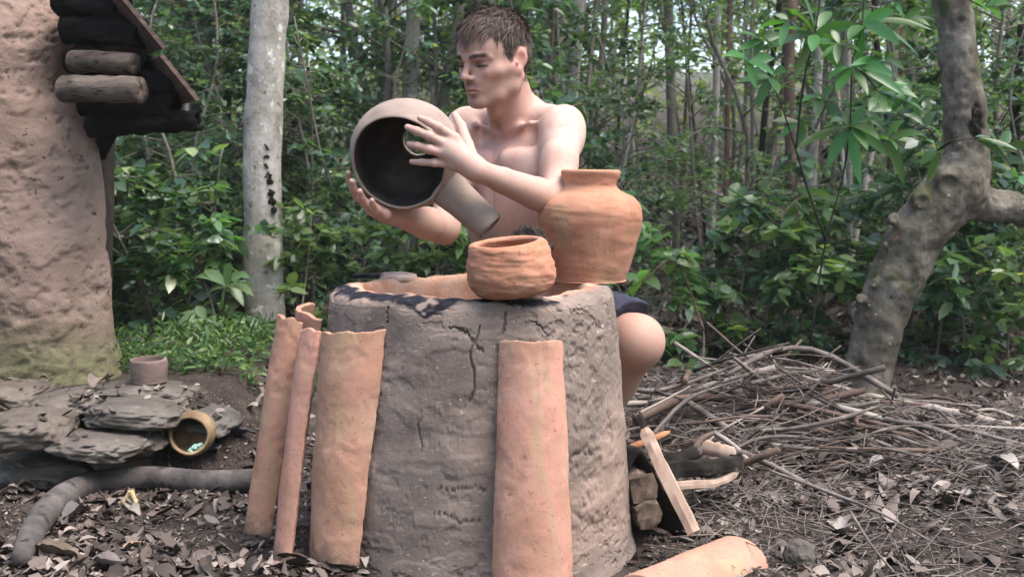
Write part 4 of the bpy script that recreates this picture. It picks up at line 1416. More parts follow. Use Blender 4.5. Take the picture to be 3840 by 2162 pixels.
def plant(i, x, y, s=None, rz=None):
    k, pr = protos[i]
    lab, grp = LABS[k]
    px = 512 + x / y * F_PX
    zone = ('between the hut and the pale blotched trunk' if px < 230 else 'beyond the held clay vessel' if px < 450 else 'behind the person' if px < 620 else 'between the person and the forked tree' if px < 850 else 'around the forked tree')
    lab = '%s %s, %s' % (lab, zone, 'near' if y < 7 else 'further in' if y < 11 else 'deep in the wood')
    s = s or rng.uniform(0.8, 1.25)
    rz = rng.uniform(0, 6.28) if rz is None else rz
    loc = (x, y, float(ground_h(x, y)))
    if i not in used:
        pr.location, pr.rotation_euler, pr.scale = loc, (0, 0, rz), (s, s, s)
        pr['label'], pr['group'] = lab, grp
        used[i] = pr
        pr.name = 'sapling' if k != 'low' else 'shrub'
        pr['category'] = 'sapling' if k != 'low' else 'shrub'
        return pr
    return dup(pr, loc, rz, s, lab, grp)


def gap(x, y):
    """the thin, bright opening to the right of the man"""
    return 590 < 512 + x / y * F_PX < 765 and rng.random() < 0.45


def scatter(n, y0, y1, kinds, edge=1.12, pw=1.0, xr=(-1, 1), avoid=None):
    for _ in range(n):
        y = y0 + (y1 - y0) * rng.random() ** pw
        x = rng.uniform(*xr) * y * 0.445 * edge
        if avoid and avoid(x, y):
            continue
        plant(int(rng.choice(kinds)), x, y)




def clear(x, y):
    px = 512 + x / y * F_PX
    return (x < -0.6 and y < 5.2) or (x > 0.2 and y < 4.9) or (y < 6.3 and 180 < px < 350) or (y < 5.6 and px > 780)



scatter(26, 4.6, 6.5, [0, 3, 7, 8, 8, 7], avoid=clear)
scatter(62, 5.6, 9.5, [0, 1, 2, 3, 4, 3, 7, 2], avoid=clear)
for px_, yy, kk in ((135, 5.6, 0), (160, 5.7, 3), (172, 5.2, 7), (150, 6.2, 1), (210, 6.5, 3), (178, 6.6, 1), (128, 5.9, 3), (222, 6.9, 1), (300, 6.6, 0), (322, 6.5, 3), (352, 6.0, 0), (335, 6.8, 1), (215, 5.0, 8), (160, 5.0, 7), (295, 5.2, 8), (330, 5.4, 7), (236, 6.7, 0), (282, 7.0, 3), (1000, 5.9, 0), (960, 6.3, 1), (1020, 6.6, 3), (905, 6.2, 0), (945, 5.0, 7), (985, 4.9, 7), (1016, 4.8, 8), (962, 5.4, 0), (1008, 5.4, 3), (908, 5.3, 8), (925, 5.6, 7), (1030, 5.2, 0), (650, 5.1, 8), (735, 5.2, 7), (770, 5.3, 8), (790, 5.6, 7), (815, 5.5, 8)):
    plant(kk, (px_ - 512) / F_PX * yy, yy)
scatter(24, 7.5, 12.0, [5, 6, 5, 6, 9, 2], avoid=gap)
scatter(54, 9.0, 17.0, [2, 2, 5, 9, 9, 9, 6, 3], avoid=gap)
scatter(40, 13.0, 24.0, [5, 9, 9, 9], avoid=gap)

# far wood: one mass of foliage and thin stems
m = 60000
fy = rng.uniform(15, 42, m)
fx = rng.uniform(-1, 1, m) * fy * 0.52
fz = ground_h(fx, fy) + rng.uniform(0, 1, m) ** 1.0 * (2 + fy * 0.30)
keep = fbm(np.stack([fx * .5, fy * 0.35, fz * .6], -1), 1, 3, 77) > -0.12
pos = np.stack([fx, fy, fz], -1)[keep]
V, Fc = leaf_cloud(pos, rng.normal(size=(len(pos), 3)) * A(1, 1, 0.4), 0.2, 0.11, 0.2, 0.3)
solo('distant_foliage', V, Fc, leaf_mat('leaf_far', [(0.0, (0.1, 0.16, 0.06)), (0.5, (0.2, 0.28, 0.1)), (0.85, (0.3, 0.37, 0.15)), (1.0, (0.4, 0.4, 0.18))], 0.5, 0.5, 0.4),
     'hazy green mass of foliage far back in the forest', 'foliage', kind='stuff')

# ---------------------------------------------------------------- tree trunks one can tell apart
def trunk_tree(name, label, pts, rad, mat, group=None, crown=True, n=14, rough=0.10, seed=0, crown_mat=1, leaf=0.09, dots=None):
    pts = np.asarray(pts, float)
    root = thing(name, label, 'tree', (pts[0][0], pts[0][1], float(ground_h(pts[0][0], pts[0][1]))), group)
    seg = np.concatenate([[0], np.cumsum(np.linalg.norm(np.diff(pts, axis=0), axis=1))])
    ts = np.linspace(0, seg[-1], 80)
    sp = np.stack([np.interp(ts, seg, pts[:, j]) for j in range(3)], -1)
    for _ in range(3):
        sp[1:-1] = (sp[:-2] + sp[1:-1] * 2 + sp[2:]) / 4
    V, Fc = tube(sp, np.interp(np.linspace(0, 1, 80), np.linspace(0, 1, len(rad)), rad), n, rough, seed, nscale=9)
    part('trunk', V, Fc, mat, root)
    if crown:
        r = np.random.default_rng(900 + seed)
        tp = sp[-1]
        k = 900
        u = r.normal(size=(k, 3))
        u /= np.linalg.norm(u, axis=1)[:, None]
        pp = tp + A(0, 0, 0.4) + u * r.uniform(0.3, 1, (k, 1)) ** 0.5 * A(1.3, 1.3, 0.8)
        V, Fc = leaf_cloud(pp, u, leaf, leaf * 0.5, 0.3, 0.4, r)
        part('crown', V, Fc, M_LF[crown_mat], root, kind='stuff')
    return root


def px_tree(label, col, Y, wpx, mat, top_h=5.5, group=None, seed=0, name='tree', wob=0.0, crown=True, bottom=None):
    """trunk through pixel points col = [(px, py), ...] ordered from the ground up, then on to top_h"""
    pts = [P(a, b, Y) for a, b in col]
    base = pts[0].copy()
    base[2] = ground_h(base[0], base[1]) - 0.08
    if abs(base[2] - pts[0][2]) > 0.05:
        pts = [base] + pts
    else:
        pts[0] = base
    d = unit(pts[-1] - pts[-2])
    d = unit(d + A(0, 0, 1.0))
    pts.append(pts[-1] + d * max(0.5, (top_h - pts[-1][2])))
    w = wpx / 2 * Y / F_PX
    return trunk_tree(name, label, pts, [w * 1.15, w, w * 0.95, w * 0.6], mat, group, crown, 16 if wpx > 12 else 8, 0.08, seed)


t_pale = px_tree('pale blotched trunk with a row of black holes beside the hut', [(268, 340), (264, 300), (263, 240), (262, 180), (263, 120), (266, 60), (271, 0)], 5.3, 35, M_BK_PALE, 5.6, seed=1)
M_HOLE = NT('bark_hole').done((0.012, 0.01, 0.009), 1.0)
for hx_, hy_, s in ((267, 147, 1.0), (266.5, 157, .9), (267, 166, .9), (268.5, 175, 1.1), (269, 181, 1.1), (270.5, 193, 1.0), (272.5, 201, 1.1), (274, 210, 0.9)):
    V, Fc = rock(P(hx_, hy_, 5.235), (0.014 * s, 0.02, 0.015 * s), int(hx_ * 3), 0.45, 2.0)
    part('hole', V, Fc, M_HOLE, t_pale.children[0])
px_tree('grey trunk rising behind the tip of the hut eaves', [(196, 360), (198, 200), (200, 80), (205, 0)], 7.2, 19, M_BK_GREY, seed=2)
px_tree('dark trunk standing just past the corner of the mud wall', [(100, 370), (103, 280), (105, 200), (106, 150)], 4.6, 17, M_BK_DARK, seed=3, crown=False, top_h=2.2)
px_tree('dim trunk left of the pale slim trunk above the held vessel', [(388, 300), (386, 150), (384, 0)], 9.0, 16, M_BK_GREY, seed=4)
px_tree('pale slim trunk above the held vessel', [(406, 300), (408, 150), (411, 60), (414, 0)], 7.8, 15, M_BK_PALE, seed=5)
px_tree('very thin dark stem between the held vessel and the person\'s face', [(440, 300), (437, 150), (436, 60), (434, 0)], 7.5, 4, M_BK_GREY, seed=6)
px_tree('wide hazy trunk directly behind the person\'s head', [(556, 300), (556, 150), (558, 70), (557, 0)], 11.0, 25, M_BK_PALE, seed=7)
px_tree('thin grey stem over the person\'s bare shoulder', [(596, 320), (592, 200), (600, 80), (606, 0)], 8.0, 6, M_BK_GREY, seed=8)
px_tree('slim grey trunk in the pale gap between person and forked tree', [(676, 330), (674, 200), (671, 90), (668, 0)], 8.8, 10, M_BK_GREY, seed=9)
px_tree('thin whitish stem in the middle of the forest gap', [(710, 320), (712, 200), (716, 110), (718, 0)], 8.2, 7, M_BK_PALE, seed=10)
px_tree('brown slender trunk left of the glossy leaves', [(795, 350), (794, 260), (790, 160), (789, 60), (792, 0)], 7.0, 11, M_BK_BROWN, seed=11)
px_tree('white streaked slim stem behind the glossy leaves', [(806, 360), (806, 280), (812, 190), (818, 90), (820, 0)], 6.6, 8, M_BK_PALE, seed=12)
px_tree('leaning dark stem crossing the gap beside the glossy leaves', [(752, 300), (757, 200), (766, 100), (778, 20)], 8.5, 6, M_BK_DARK, seed=13)
px_tree('pale grey trunk high up behind the glossy leaves', [(914, 300), (914, 120), (916, 0)], 9.5, 18, M_BK_PALE, seed=14)
px_tree('brown trunk seen left of the crook of the forked tree', [(884, 330), (889, 240), (892, 170), (893, 60)], 7.4, 10, M_BK_GREY, seed=15)
px_tree('black shaded trunk low down at the far edge past the forked tree', [(996, 420), (1001, 360), (1003, 300), (1011, 200)], 5.9, 12, M_BK_DARK, seed=16, crown=False, top_h=1.6)
px_tree('thin bare stem rising past the crook branch of the forked tree', [(948, 400), (944, 300), (946, 220), (950, 120)], 5.6, 5, M_BK_BROWN, seed=17)
px_tree('straight brown sapling trunk near the ferns', [(228, 360), (228, 250), (226, 150), (228, 60)], 7.5, 9, M_BK_DARK, seed=18)
px_tree('thin crooked stem halfway between hut and pale blotched trunk', [(176, 350), (172, 250), (180, 160), (176, 60)], 6.8, 6, M_BK_GREY, seed=19)
G = 'slender stems deep in the forest'
for k in range(105):
    y = rng.uniform(6.2, 20)
    x = rng.uniform(-1, 1) * y * 0.45
    hgt = 4 + y * 0.25
    b = A(x, y, ground_h(x, y) - 0.1)
    pts = trunk_pts(b, b + A(rng.normal() * 0.35, rng.normal() * 0.3, hgt), 0.18, 7, 300 + k)
    r0 = rng.choice([0.012, 0.018, 0.025, 0.05, 0.09], p=[.38, .32, .18, .08, .04])
    if 215 < 512 + x / y * F_PX < 310: r0 = 0.015
    bi = int(rng.choice(4, p=[.3, .4, .2, .1]))
    px = 512 + x / y * F_PX
    zone = ('between the hut and the pale blotched trunk' if px < 230 else 'beyond the held clay vessel' if px < 450 else 'behind the person' if px < 620 else 'in the gap before the forked tree' if px < 850 else 'around the forked tree')
    trunk_tree('slender_tree', '%s %s forest stem %s' % ('thin' if r0 < 0.03 else 'stout', ['grey', 'whitish', 'brown', 'dark'][bi], zone), pts, [r0, r0 * 0.8, r0 * 0.5],
               [M_BK_GREY, M_BK_PALE, M_BK_BROWN, M_BK_DARK][bi], G, False, 8, 0.1, 300 + k)

# forked tree at the edge of the clearing
YT = 4.25
T = SDF()
wp = lambda w: w / 2 * YT / F_PX
low = [(862, 410, 54), (868, 372, 50), (880, 320, 52), (895, 280, 57), (917, 235, 60), (938, 207, 62), (955, 190, 62)]
T.chain([P(a, b, YT) for a, b, w in low], [wp(w) * 0.93 for a, b, w in low], 0.02, 0.012)
upn = [(955, 190, 58), (965, 165, 46), (966, 140, 42), (963, 100, 41), (958, 50, 38), (953, 0, 36), (948, -60, 34), (940, -160, 30)]
T.chain([P(a, b, YT) for a, b, w in upn], [wp(w) * 0.96 for a, b, w in upn], 0.05, 0.012)
sd_b = [(958, 196, 46), (985, 205, 38), (1010, 207, 34), (1040, 218, 33), (1090, 232, 30), (1150, 215, 26)]
T.chain([P(a, b, YT + 0.04) for a, b, w in sd_b], [wp(w) * 0.95 for a, b, w in sd_b], 0.06, 0.012)
for a, b, w in ((944, 182, 20), (920, 200, 17), (893, 218, 11), (872, 282, 9), (861, 298, 9), (884, 246, 6)):
    c_ = P(a, b, YT - wp(26))
    T.ell(c_ + A(0, -0.012, 0), (wp(w) * 1.2,) * 3, None, 0.018)
    T.ell(c_ + A(-0.006, -0.012 - wp(w) * 1.15, 0.002), (wp(w) * 0.75, wp(w) * 0.6, wp(w) * 0.75), None, 0.008, 'd')
T.ell(P(975, 122, YT - wp(30)), (wp(13), wp(8), wp(36)), None, 0.012, 'd')
TV, TF = T.polygonise(0.007, lambda p: 0.007 * fbm(p, 13, 3, 3) + 0.004 * fbm(p, 45, 3, 4))
fork = thing('forked_tree', 'leaning grey tree with knots that forks into an upright stem and a side branch', 'tree', P(862, 405, YT))
tk = part('trunk', relax(TV, TF, 1), TF, M_BK_FORK, fork)
V, Fc = rock(P(974, 123, YT - 0.055), (0.022, 0.03, 0.065), 3, 0.4, 2.2)
part('rot_scar', V, Fc, M_CHAR, tk)
r_ = np.random.default_rng(66)
u = r_.normal(size=(1500, 3)); u /= np.linalg.norm(u, axis=1)[:, None]
V, Fc = leaf_cloud(P(938, -180, YT) + A(0.1, 0.3, 0.9) + u * r_.uniform(.3, 1, (1500, 1)) ** .5 * A(1.2, 1.0, 0.7), u, 0.1, 0.045, 0.3, 0.4, r_)
part('crown', V, Fc, M_LF[1], fork, kind='stuff')

# the forest goes on round the clearing, beside and behind the camera; unseen leaves added to block low sky light
m = 26000
an_ = rng.uniform(0, 2 * math.pi, m)
rd_ = rng.uniform(4.6, 9.5, m)
fx, fy = rd_ * np.sin(an_), 2.0 + rd_ * np.cos(an_)
fz = rng.uniform(0, 1, m) * 4.0
out_ = (np.abs(fx) > 0.62 * np.maximum(fy, 0) + 1.6) | (fy < -1.5)
keep = out_ & (fbm(np.stack([fx, fy, fz], -1), 0.7, 3, 78) > -0.25)
pos = np.stack([fx, fy, fz], -1)[keep]
V, Fc = leaf_cloud(pos, rng.normal(size=(len(pos), 3)) * A(1, 1, 0.4), 0.26, 0.15, 0.2, 0.3)
solo('surrounding_foliage', V, Fc, M_LF[0], 'unseen dark foliage of the forest closing round the clearing', 'foliage', kind='stuff')

# ---------------------------------------------------------------- near plants with leaves one can pick apart
def big_leaf(base, tip, w, sag=0.08, roll=0.0, fold=0.25, seg=7, shape=0.5):
    base, tip = np.asarray(base), np.asarray(tip)
    d = tip - base
    L = np.linalg.norm(d)
    d = d / L
    side = np.cross(d, A(0.1, -0.75, 0.75))          # blades turn up and out to the clearing's light
    side = unit(side) if np.linalg.norm(side) > 0.05 else A(1, 0, 0)
    nm = np.cross(side, d)
    side, nm = side * math.cos(roll) + nm * math.sin(roll), nm * math.cos(roll) - side * math.sin(roll)
    V = []
    for k in range(seg + 1):
        t = k / seg
        c = base + d * L * t + A(0, 0, 1) * L * sag * 4 * t * (1 - t)
        ww = w / 2 * (math.sin(math.pi * min(1, max(0, t)) ** (0.75 + shape * 0.5)) ** 0.8 + 0.02)
        V += [c + side * ww + nm * ww * fold, c, c - side * ww + nm * ww * fold]
    return np.array(V), grid_faces(3, seg + 1)


def leafy(name, label, cat, base, stems, leaves, mat, stem_mat, stem_r=0.006):
    root = thing(name, label, cat, base)
    for k, st in enumerate(stems):
        pts = spline(st, 24)
        V, Fc = tube(pts, np.linspace(stem_r, stem_r * 0.45, 24), 8, 0.1, k)
        part('stem', V, Fc, stem_mat, root)
    for (b, t, w, sag, roll) in leaves:
        V, Fc = big_leaf(b, t, w, sag, roll)
        part('leaf', V, Fc, mat, root)
    return root


YG = 3.85
def rosette(cx, cy, tips, Y=YG, w=12, jit=0.05):
    out = []
    for (tx, ty, *ww) in tips:
        dz = RND.uniform(-0.12, 0.1)
        b = P(cx + RND.uniform(-1.5, 1.5), cy + RND.uniform(-1.5, 1.5), Y)
        out.append((b, P(tx, ty, Y + dz), (ww[0] if ww else w) * 1.0 * Y / F_PX, RND.uniform(0.03, 0.12), RND.gauss(0, 0.5)))
    return out


LV = []
LV += rosette(850, 127, [(827, 168, 13), (861, 187, 13), (890, 157, 12), (880, 140, 11), (846, 150, 9), (868, 150, 10), (812, 138, 11), (830, 122, 12), (838, 110, 11), (884, 120, 7), (795, 150, 11), (866, 104, 10)])
LV += rosette(884, 140, [(904, 185, 12), (897, 150, 10), (927, 135, 9), (905, 120, 8)])
LV += rosette(926, 128, [(941, 138, 7), (903, 114, 7), (930, 112, 8)])
LV += rosette(815, 33, [(756, 52, 10), (770, 30, 11), (800, -8, 11), (812, 52, 12), (842, 72, 13), (792, 82, 13), (832, 12, 11), (855, 24, 12), (842, 50, 10), (780, 8, 10), (802, 60, 11)])
LV += rosette(862, 24, [(932, 30, 11), (895, 10, 12), (900, 45, 12), (918, 55, 12), (868, 10, 12), (880, 32, 10), (848, 40, 12), (858, 66, 11)])
LV += rosette(852, 66, [(880, 88, 12), (895, 76, 11), (836, 92, 12), (868, 95, 10), (828, 80, 10), (905, 96, 11)])
LV += rosette(878, 92, [(918, 98, 11), (908, 84, 10), (896, 106, 11), (862, 98, 9), (925, 112, 10), (885, 112, 10)])
LV += rosette(770, 78, [(738, 82, 11), (748, 95, 11), (758, 108, 11), (740, 70, 9), (778, 94, 11), (786, 72, 11)])
LV += rosette(938, 150, [(927, 182, 12), (920, 165, 11)])
LV += rosette(1000, 150, [(1010, 130, 12), (985, 128, 11), (1030, 145, 10)], Y=4.6) + rosette(975, 138, [(1002, 148, 7), (1005, 156, 7), (1018, 150, 8)], Y=3.9)
LV += rosette(985, 8, [(1010, 4, 12), (960, -6, 11), (1024, -10, 12), (1000, 20, 10)]) + rosette(1018, 178, [(1012, 170, 10), (1030, 186, 12), (1008, 182, 9)], Y=4.0)
for cx_, cy_ in ((762, 40), (790, 20), (838, 44), (884, 60), (905, 20), (822, 100), (868, 112), (912, 92), (748, 62), (800, 122)):
    a0 = RND.uniform(0, 6.28)
    LV += rosette(cx_, cy_, [(cx_ + math.cos(a0 + k * 0.95) * RND.uniform(18, 34), cy_ + 6 + math.sin(a0 + k * 0.95) * RND.uniform(12, 26), RND.uniform(7, 10)) for k in range(6)], Y=YG + RND.uniform(-.1, .3))
gb = P(806, 380, YG + 0.1)
gb = A(gb[0], gb[1], ground_h(gb[0], gb[1]) - 0.02)
stems = [[gb, P(812, 330, YG), P(826, 240, YG), P(842, 180, YG), P(850, 127, YG), P(852, 66, YG), P(862, 24, YG), P(866, -40, YG)],
         [P(796, 150, YG), P(800, 110, YG), P(806, 70, YG), P(815, 33, YG), P(824, -30, YG)],
         [P(826, 240, YG), P(808, 190, YG), P(796, 150, YG), P(783, 110, YG), P(770, 78, YG)], [P(850, 127, YG), P(868, 128, YG), P(884, 140, YG), P(926, 128, YG), P(938, 150, YG + .02)],
         [P(852, 66, YG), P(866, 76, YG), P(878, 92, YG)], [P(938, 150, YG + .02), P(955, 140, 3.6), P(975, 138, 3.9)],
         [P(866, -40, YG), P(930, -20, YG), P(985, 8, YG)], [P(975, 138, 3.9), P(1000, 150, 4.6), P(1018, 178, 4.0)]]
leafy('glossy_sapling', 'sapling with long glossy lance-shaped leaves hanging in front of the forked tree', 'sapling', gb, stems, LV, M_LF_GLOSS, M_BK_DARK, 0.0042)

# pale-leaved plant between the hut ledge and the blotched trunk
YL = 4.7
def spray(cx, cy, tips, Y, w):
    return [(P(cx, cy, Y), P(tx, ty, Y + RND.uniform(-.15, .15)), w * Y / F_PX, RND.uniform(0.05, 0.16), RND.uniform(-.3, .3)) for tx, ty in tips]
M_LF_PALE = leaf_mat('leaf_pale', [(0.0, (0.08, 0.15, 0.07)), (1.0, (0.16, 0.24, 0.11))], 0.35, 0.35, 0.5, 0.05)
L2 = spray(226, 286, [(192, 279), (254, 296), (231, 262), (206, 296), (250, 278), (224, 306), (244, 306), (204, 270)], YL, 11)
L2 += spray(205, 318, [(176, 326), (228, 330), (196, 306), (184, 338), (214, 342), (178, 314)], YL - .1, 11) + spray(240, 330, [(256, 318), (262, 338), (226, 345), (244, 352)], YL, 10)
leafy('broad_leaf_plant', 'plant with broad pale leaves in front of the blotched trunk', 'plant', on_ground(222, 372), [[on_ground(222, 372), P(222, 330, YL), P(226, 286, YL)], [P(222, 345, YL), P(205, 318, YL - .1)], [P(222, 350, YL), P(240, 330, YL)]], L2, M_LF_PALE, M_BK_BROWN, 0.005)
L3 = spray(198, 400, [(176, 396), (216, 392), (190, 382), (208, 378), (204, 414)], 3.75, 14)
L3 += spray(204, 372, [(186, 366), (222, 366), (206, 352), (192, 356)], 3.8, 12)
leafy('seedling', 'dark upright seedling in the bright fern patch by the stone ledge', 'plant', P(200, 412, 3.75), [[P(200, 414, 3.75), P(201, 392, 3.76), P(204, 372, 3.8)]], L3, M_LF[0], M_BK_DARK, 0.004)
# broad leaves right of the furnace
L4 = spray(704, 300, [(672, 288), (736, 296), (690, 318), (716, 322), (700, 280), (728, 310)], 5.2, 15) + spray(690, 372, [(666, 366), (712, 380), (676, 384), (716, 366), (690, 358)], 4.7, 14)
L4 += spray(742, 290, [(768, 300), (730, 284), (760, 282), (748, 306)], 5.4, 14) + spray(676, 262, [(652, 256), (700, 266), (668, 276), (690, 250)], 5.0, 14) + spray(640, 282, [(618, 276), (660, 290), (632, 296), (650, 270)], 4.9, 14)
leafy('undergrowth_plant', 'broad-leaved bush beyond the person\'s knee', 'bush', on_ground(702, 386), [[on_ground(702, 386), P(704, 340, 5.0), P(704, 300, 5.2), P(742, 290, 5.4)], [on_ground(702, 386), P(690, 372, 4.7)], [P(704, 330, 5.0), P(676, 262, 5.0), P(640, 282, 4.9)]], L4, M_LF[1], M_BK_BROWN, 0.005)

# ferns and grass behind the ledge
m = 6500
gx_ = rng.uniform(-1.75, -0.72, m)
gy_ = rng.uniform(3.6, 5.0, m)
gz_ = ground_h(gx_, gy_)
kp = fbm(np.stack([gx_, gy_, 0 * gx_], -1), 4, 2, 5) > -0.1
b = np.stack([gx_, gy_, gz_], -1)[kp]
V, Fc = leaf_cloud(b + np.stack([0 * b[:, 0], 0 * b[:, 0], rng.uniform(0, 0.07, len(b))], -1), rng.normal(size=(len(b), 3)) * A(.5, .5, .1) + A(0, 0, 0.3), 0.045, 0.012, 0.12, 0.5)
solo('fern_patch', V, Fc, leaf_mat('fern', [(0.0, (0.022, 0.048, 0.018)), (0.4, (0.045, 0.095, 0.03)), (0.8, (0.085, 0.16, 0.048)), (1.0, (0.17, 0.24, 0.08))], 0.35, 0.45, 0.4, 0.05), 'bright green ferns and grass behind the stone ledge', 'grass', kind='stuff')

# ---------------------------------------------------------------- leaf litter
def dead_leaves(x, y, size, r, lift=0.012):
    m = len(x)
    yaw_ = r.uniform(0, 6.283, m)
    L = size * r.uniform(0.5, 1.4, m)
    W = L * r.uniform(0.34, 0.58, m)
    cu, cv = r.normal(0, 0.5, m), r.normal(0, 0.35, m)
    tx, ty = r.normal(0, 0.32, m), r.normal(0, 0.32, m)
    rows = []
    for t, wf in ((-0.5, 0.05), (-0.22, 0.85), (0.1, 1.0), (0.36, 0.6), (0.5, 0.04)):
        for s in (-0.5, 0.0, 0.5):
            lx = t * L
            ly = s * W * wf
            lz = cu * (t * t - 0.08) * L * 1.5 + cv * abs(s) * W * wf * 1.5 + tx * lx + ty * ly
            rows.append(np.stack([lx * np.cos(yaw_) - ly * np.sin(yaw_), lx * np.sin(yaw_) + ly * np.cos(yaw_), lz], -1))
    Lc = np.stack(rows, 1)
    Lc[:, :, 2] -= np.minimum(Lc[:, :, 2].min(1), 0)[:, None] * 0.7
    base = np.stack([x, y, ground_h(x, y) + r.uniform(0.0, lift, m)], -1)
    V = (Lc + base[:, None, :]).reshape(-1, 3)
    f = grid_faces(3, 5)
    return V, (f[None] + (np.arange(m) * 15)[:, None, None]).reshape(-1, 4)


def litter_mat(name, stops):
    n = NT(name)
    g = n.node('ShaderNodeNewGeometry')
    c = n.ramp(g.outputs['Random Per Island'], stops)
    c = n.mix(n.math('MULTIPLY', n.noise(70, 4, 0.6), 0.6), c, n.mix(1.0, c, (0.45, 0.42, 0.4), 'MULTIPLY'))
    return n.done(c, 0.75, n.bump(n.noise(150, 3, 0.6), 0.3, 0.002), 0.3)


STP = [(0.0, (0.026, 0.02, 0.016)), (0.35, (0.07, 0.051, 0.041)), (0.65, (0.128, 0.098, 0.081)), (0.88, (0.21, 0.171, 0.145)), (1.0, (0.33, 0.28, 0.24))]
M_LIT = litter_mat('dead_leaves', STP)
m = 15000
ly_ = 1.9 + rng.random(m) ** 1.3 * 3.6
lx_ = rng.uniform(-1, 1, m) * ly_ * 0.5
ok = (np.hypot(lx_ - KX, ly_ - KY) > 0.36) & ~((lx_ > 0.2) & (lx_ < 0.58) & (ly_ < 2.5) & (rng.random(m) < 0.8)) & ~((lx_ < -0.85) & (ly_ > 3.5))
dens = fbm(np.stack([lx_, ly_, 0 * lx_], -1), 3.0, 3, 90)
ok &= (dens > 0.05) | ((lx_ > 0.3) & (dens > -0.5))
V, Fc = dead_leaves(lx_[ok], ly_[ok], 0.036, rng)
V2, F2 = dead_leaves(*(lambda k: (rng.uniform(-1, 1, k) * 1.5, rng.uniform(1.9, 3.4, k)))(13000), 0.014, rng, 0.008)
rr_ = np.hypot(V2[::15, 0] - KX, V2[::15, 1] - KY) > 0.375
V2 = V2.reshape(-1, 15, 3)[rr_].reshape(-1, 3)
F2 = F2[:len(V2) // 15 * 8]
y3 = rng.uniform(1.95, 3.6, 420)
x3 = rng.uniform(-0.7, 1, 420) * y3 * 0.47
k3 = (np.hypot(x3 - KX, y3 - KY) > 0.42) & ~((x3 < -0.8) & (y3 > 3.0))
k3 &= ~((x3 > 0.15) & (x3 < 0.62) & (y3 < 2.55))
V3, F3 = dead_leaves(x3[k3], y3[k3], 0.055, rng, 0.02)
V4, F4 = [], 0
for tops in STONE_TOPS:
    tp = tops[rng.integers(0, len(tops), 9)]
    v4, f4 = dead_leaves(tp[:, 0], tp[:, 1], 0.035, rng)
    v4 = v4.reshape(-1, 15, 3)
    v4[:, :, 2] += (tp[:, 2] - v4[:, :, 2].min(1) + 0.001)[:, None]
    V4.append((v4.reshape(-1, 3), f4))
VV, FF = join([(V, Fc), (V2, F2), (V3, F3)] + V4)
solo('leaf_litter', VV, FF, M_LIT, 'grey-brown dead leaves and crumbs carpeting the clearing', 'leaves', kind='stuff')
m = 16000
ly_ = 5.3 + rng.random(m) * 13
lx_ = rng.uniform(-1, 1, m) * ly_ * 0.48
V, Fc = dead_leaves(lx_, ly_, 0.1, rng, 0.03)
solo('forest_litter', V, Fc, M_LIT, 'fallen leaves covering the forest floor under the trees', 'leaves', kind='stuff')

dl = [(668, 462, 0.055, 'x')]
single = [(214, 392 + 60, 0.10, (0.10, 0.09, 0.1), 'large dark curled dead leaf between the tipped pot and the tiles'), (236, 440, 0.11, (0.055, 0.05, 0.06), 'blackish crumpled leaf close to the leaning tile cluster'),
          (144, 452, 0.07, (0.22, 0.10, 0.085), 'reddish dead leaf beside the tipped pot'), (56, 560, 0.12, (0.16, 0.115, 0.08), 'wide tan dead leaf under the end of the curved log'),
          (76, 522, 0.09, (0.14, 0.12, 0.12), 'grey cupped leaf tucked under the curved log'), (134, 552, 0.055, (0.3, 0.2, 0.13), 'small orange-tan leaf on bare soil in front of the log'),
          (205, 566, 0.07, (0.18, 0.15, 0.135), 'pale folded leaf at the bottom of the photo left of the tiles'), (276, 574, 0.06, (0.24, 0.16, 0.135), 'pinkish leaf touching the foot of the edge-on tile'),
          (100, 405, 0.10, (0.21, 0.16, 0.135), 'dry leaf resting across the flat stones'), (108, 570, 0.08, (0.2, 0.165, 0.145), 'ash-grey leaf at the bottom edge below the log'),
          (812, 430, 0.09, (0.42, 0.36, 0.28), 'cream curled leaf on the brush pile'), (862, 415, 0.075, (0.4, 0.33, 0.24), 'pale tan leaf caught near the end of the long branch'),
          (770, 505, 0.075, (0.28, 0.24, 0.21), 'silvery leaf on the litter above the lying tile'), (845, 535, 0.10, (0.3, 0.26, 0.235), 'long pale leaf curled on the dark hollow'),
          (700, 496, 0.08, (0.23, 0.21, 0.2), 'flat grey leaf beside the leaning split stick'), (880, 470, 0.08, (0.26, 0.22, 0.2), 'broad brown leaf on the litter below the brush pile'),
          (960, 500, 0.10, (0.3, 0.26, 0.23), 'large grey leaf near the photo edge in the litter'), (925, 455, 0.085, (0.2, 0.17, 0.15), 'dull leaf lying under the pale branch tip'), (30, 535, 0.07, (0.33, 0.26, 0.16), 'yellowish leaf scrap beside the log end'),
          (1005, 470, 0.10, (0.33, 0.29, 0.26), 'pale leaf at the far edge of the brush pile'), (620, 548, 0.06, (0.28, 0.24, 0.22), 'small pale leaf at the furnace foot by the lying tile')]
r2 = np.random.default_rng(77)
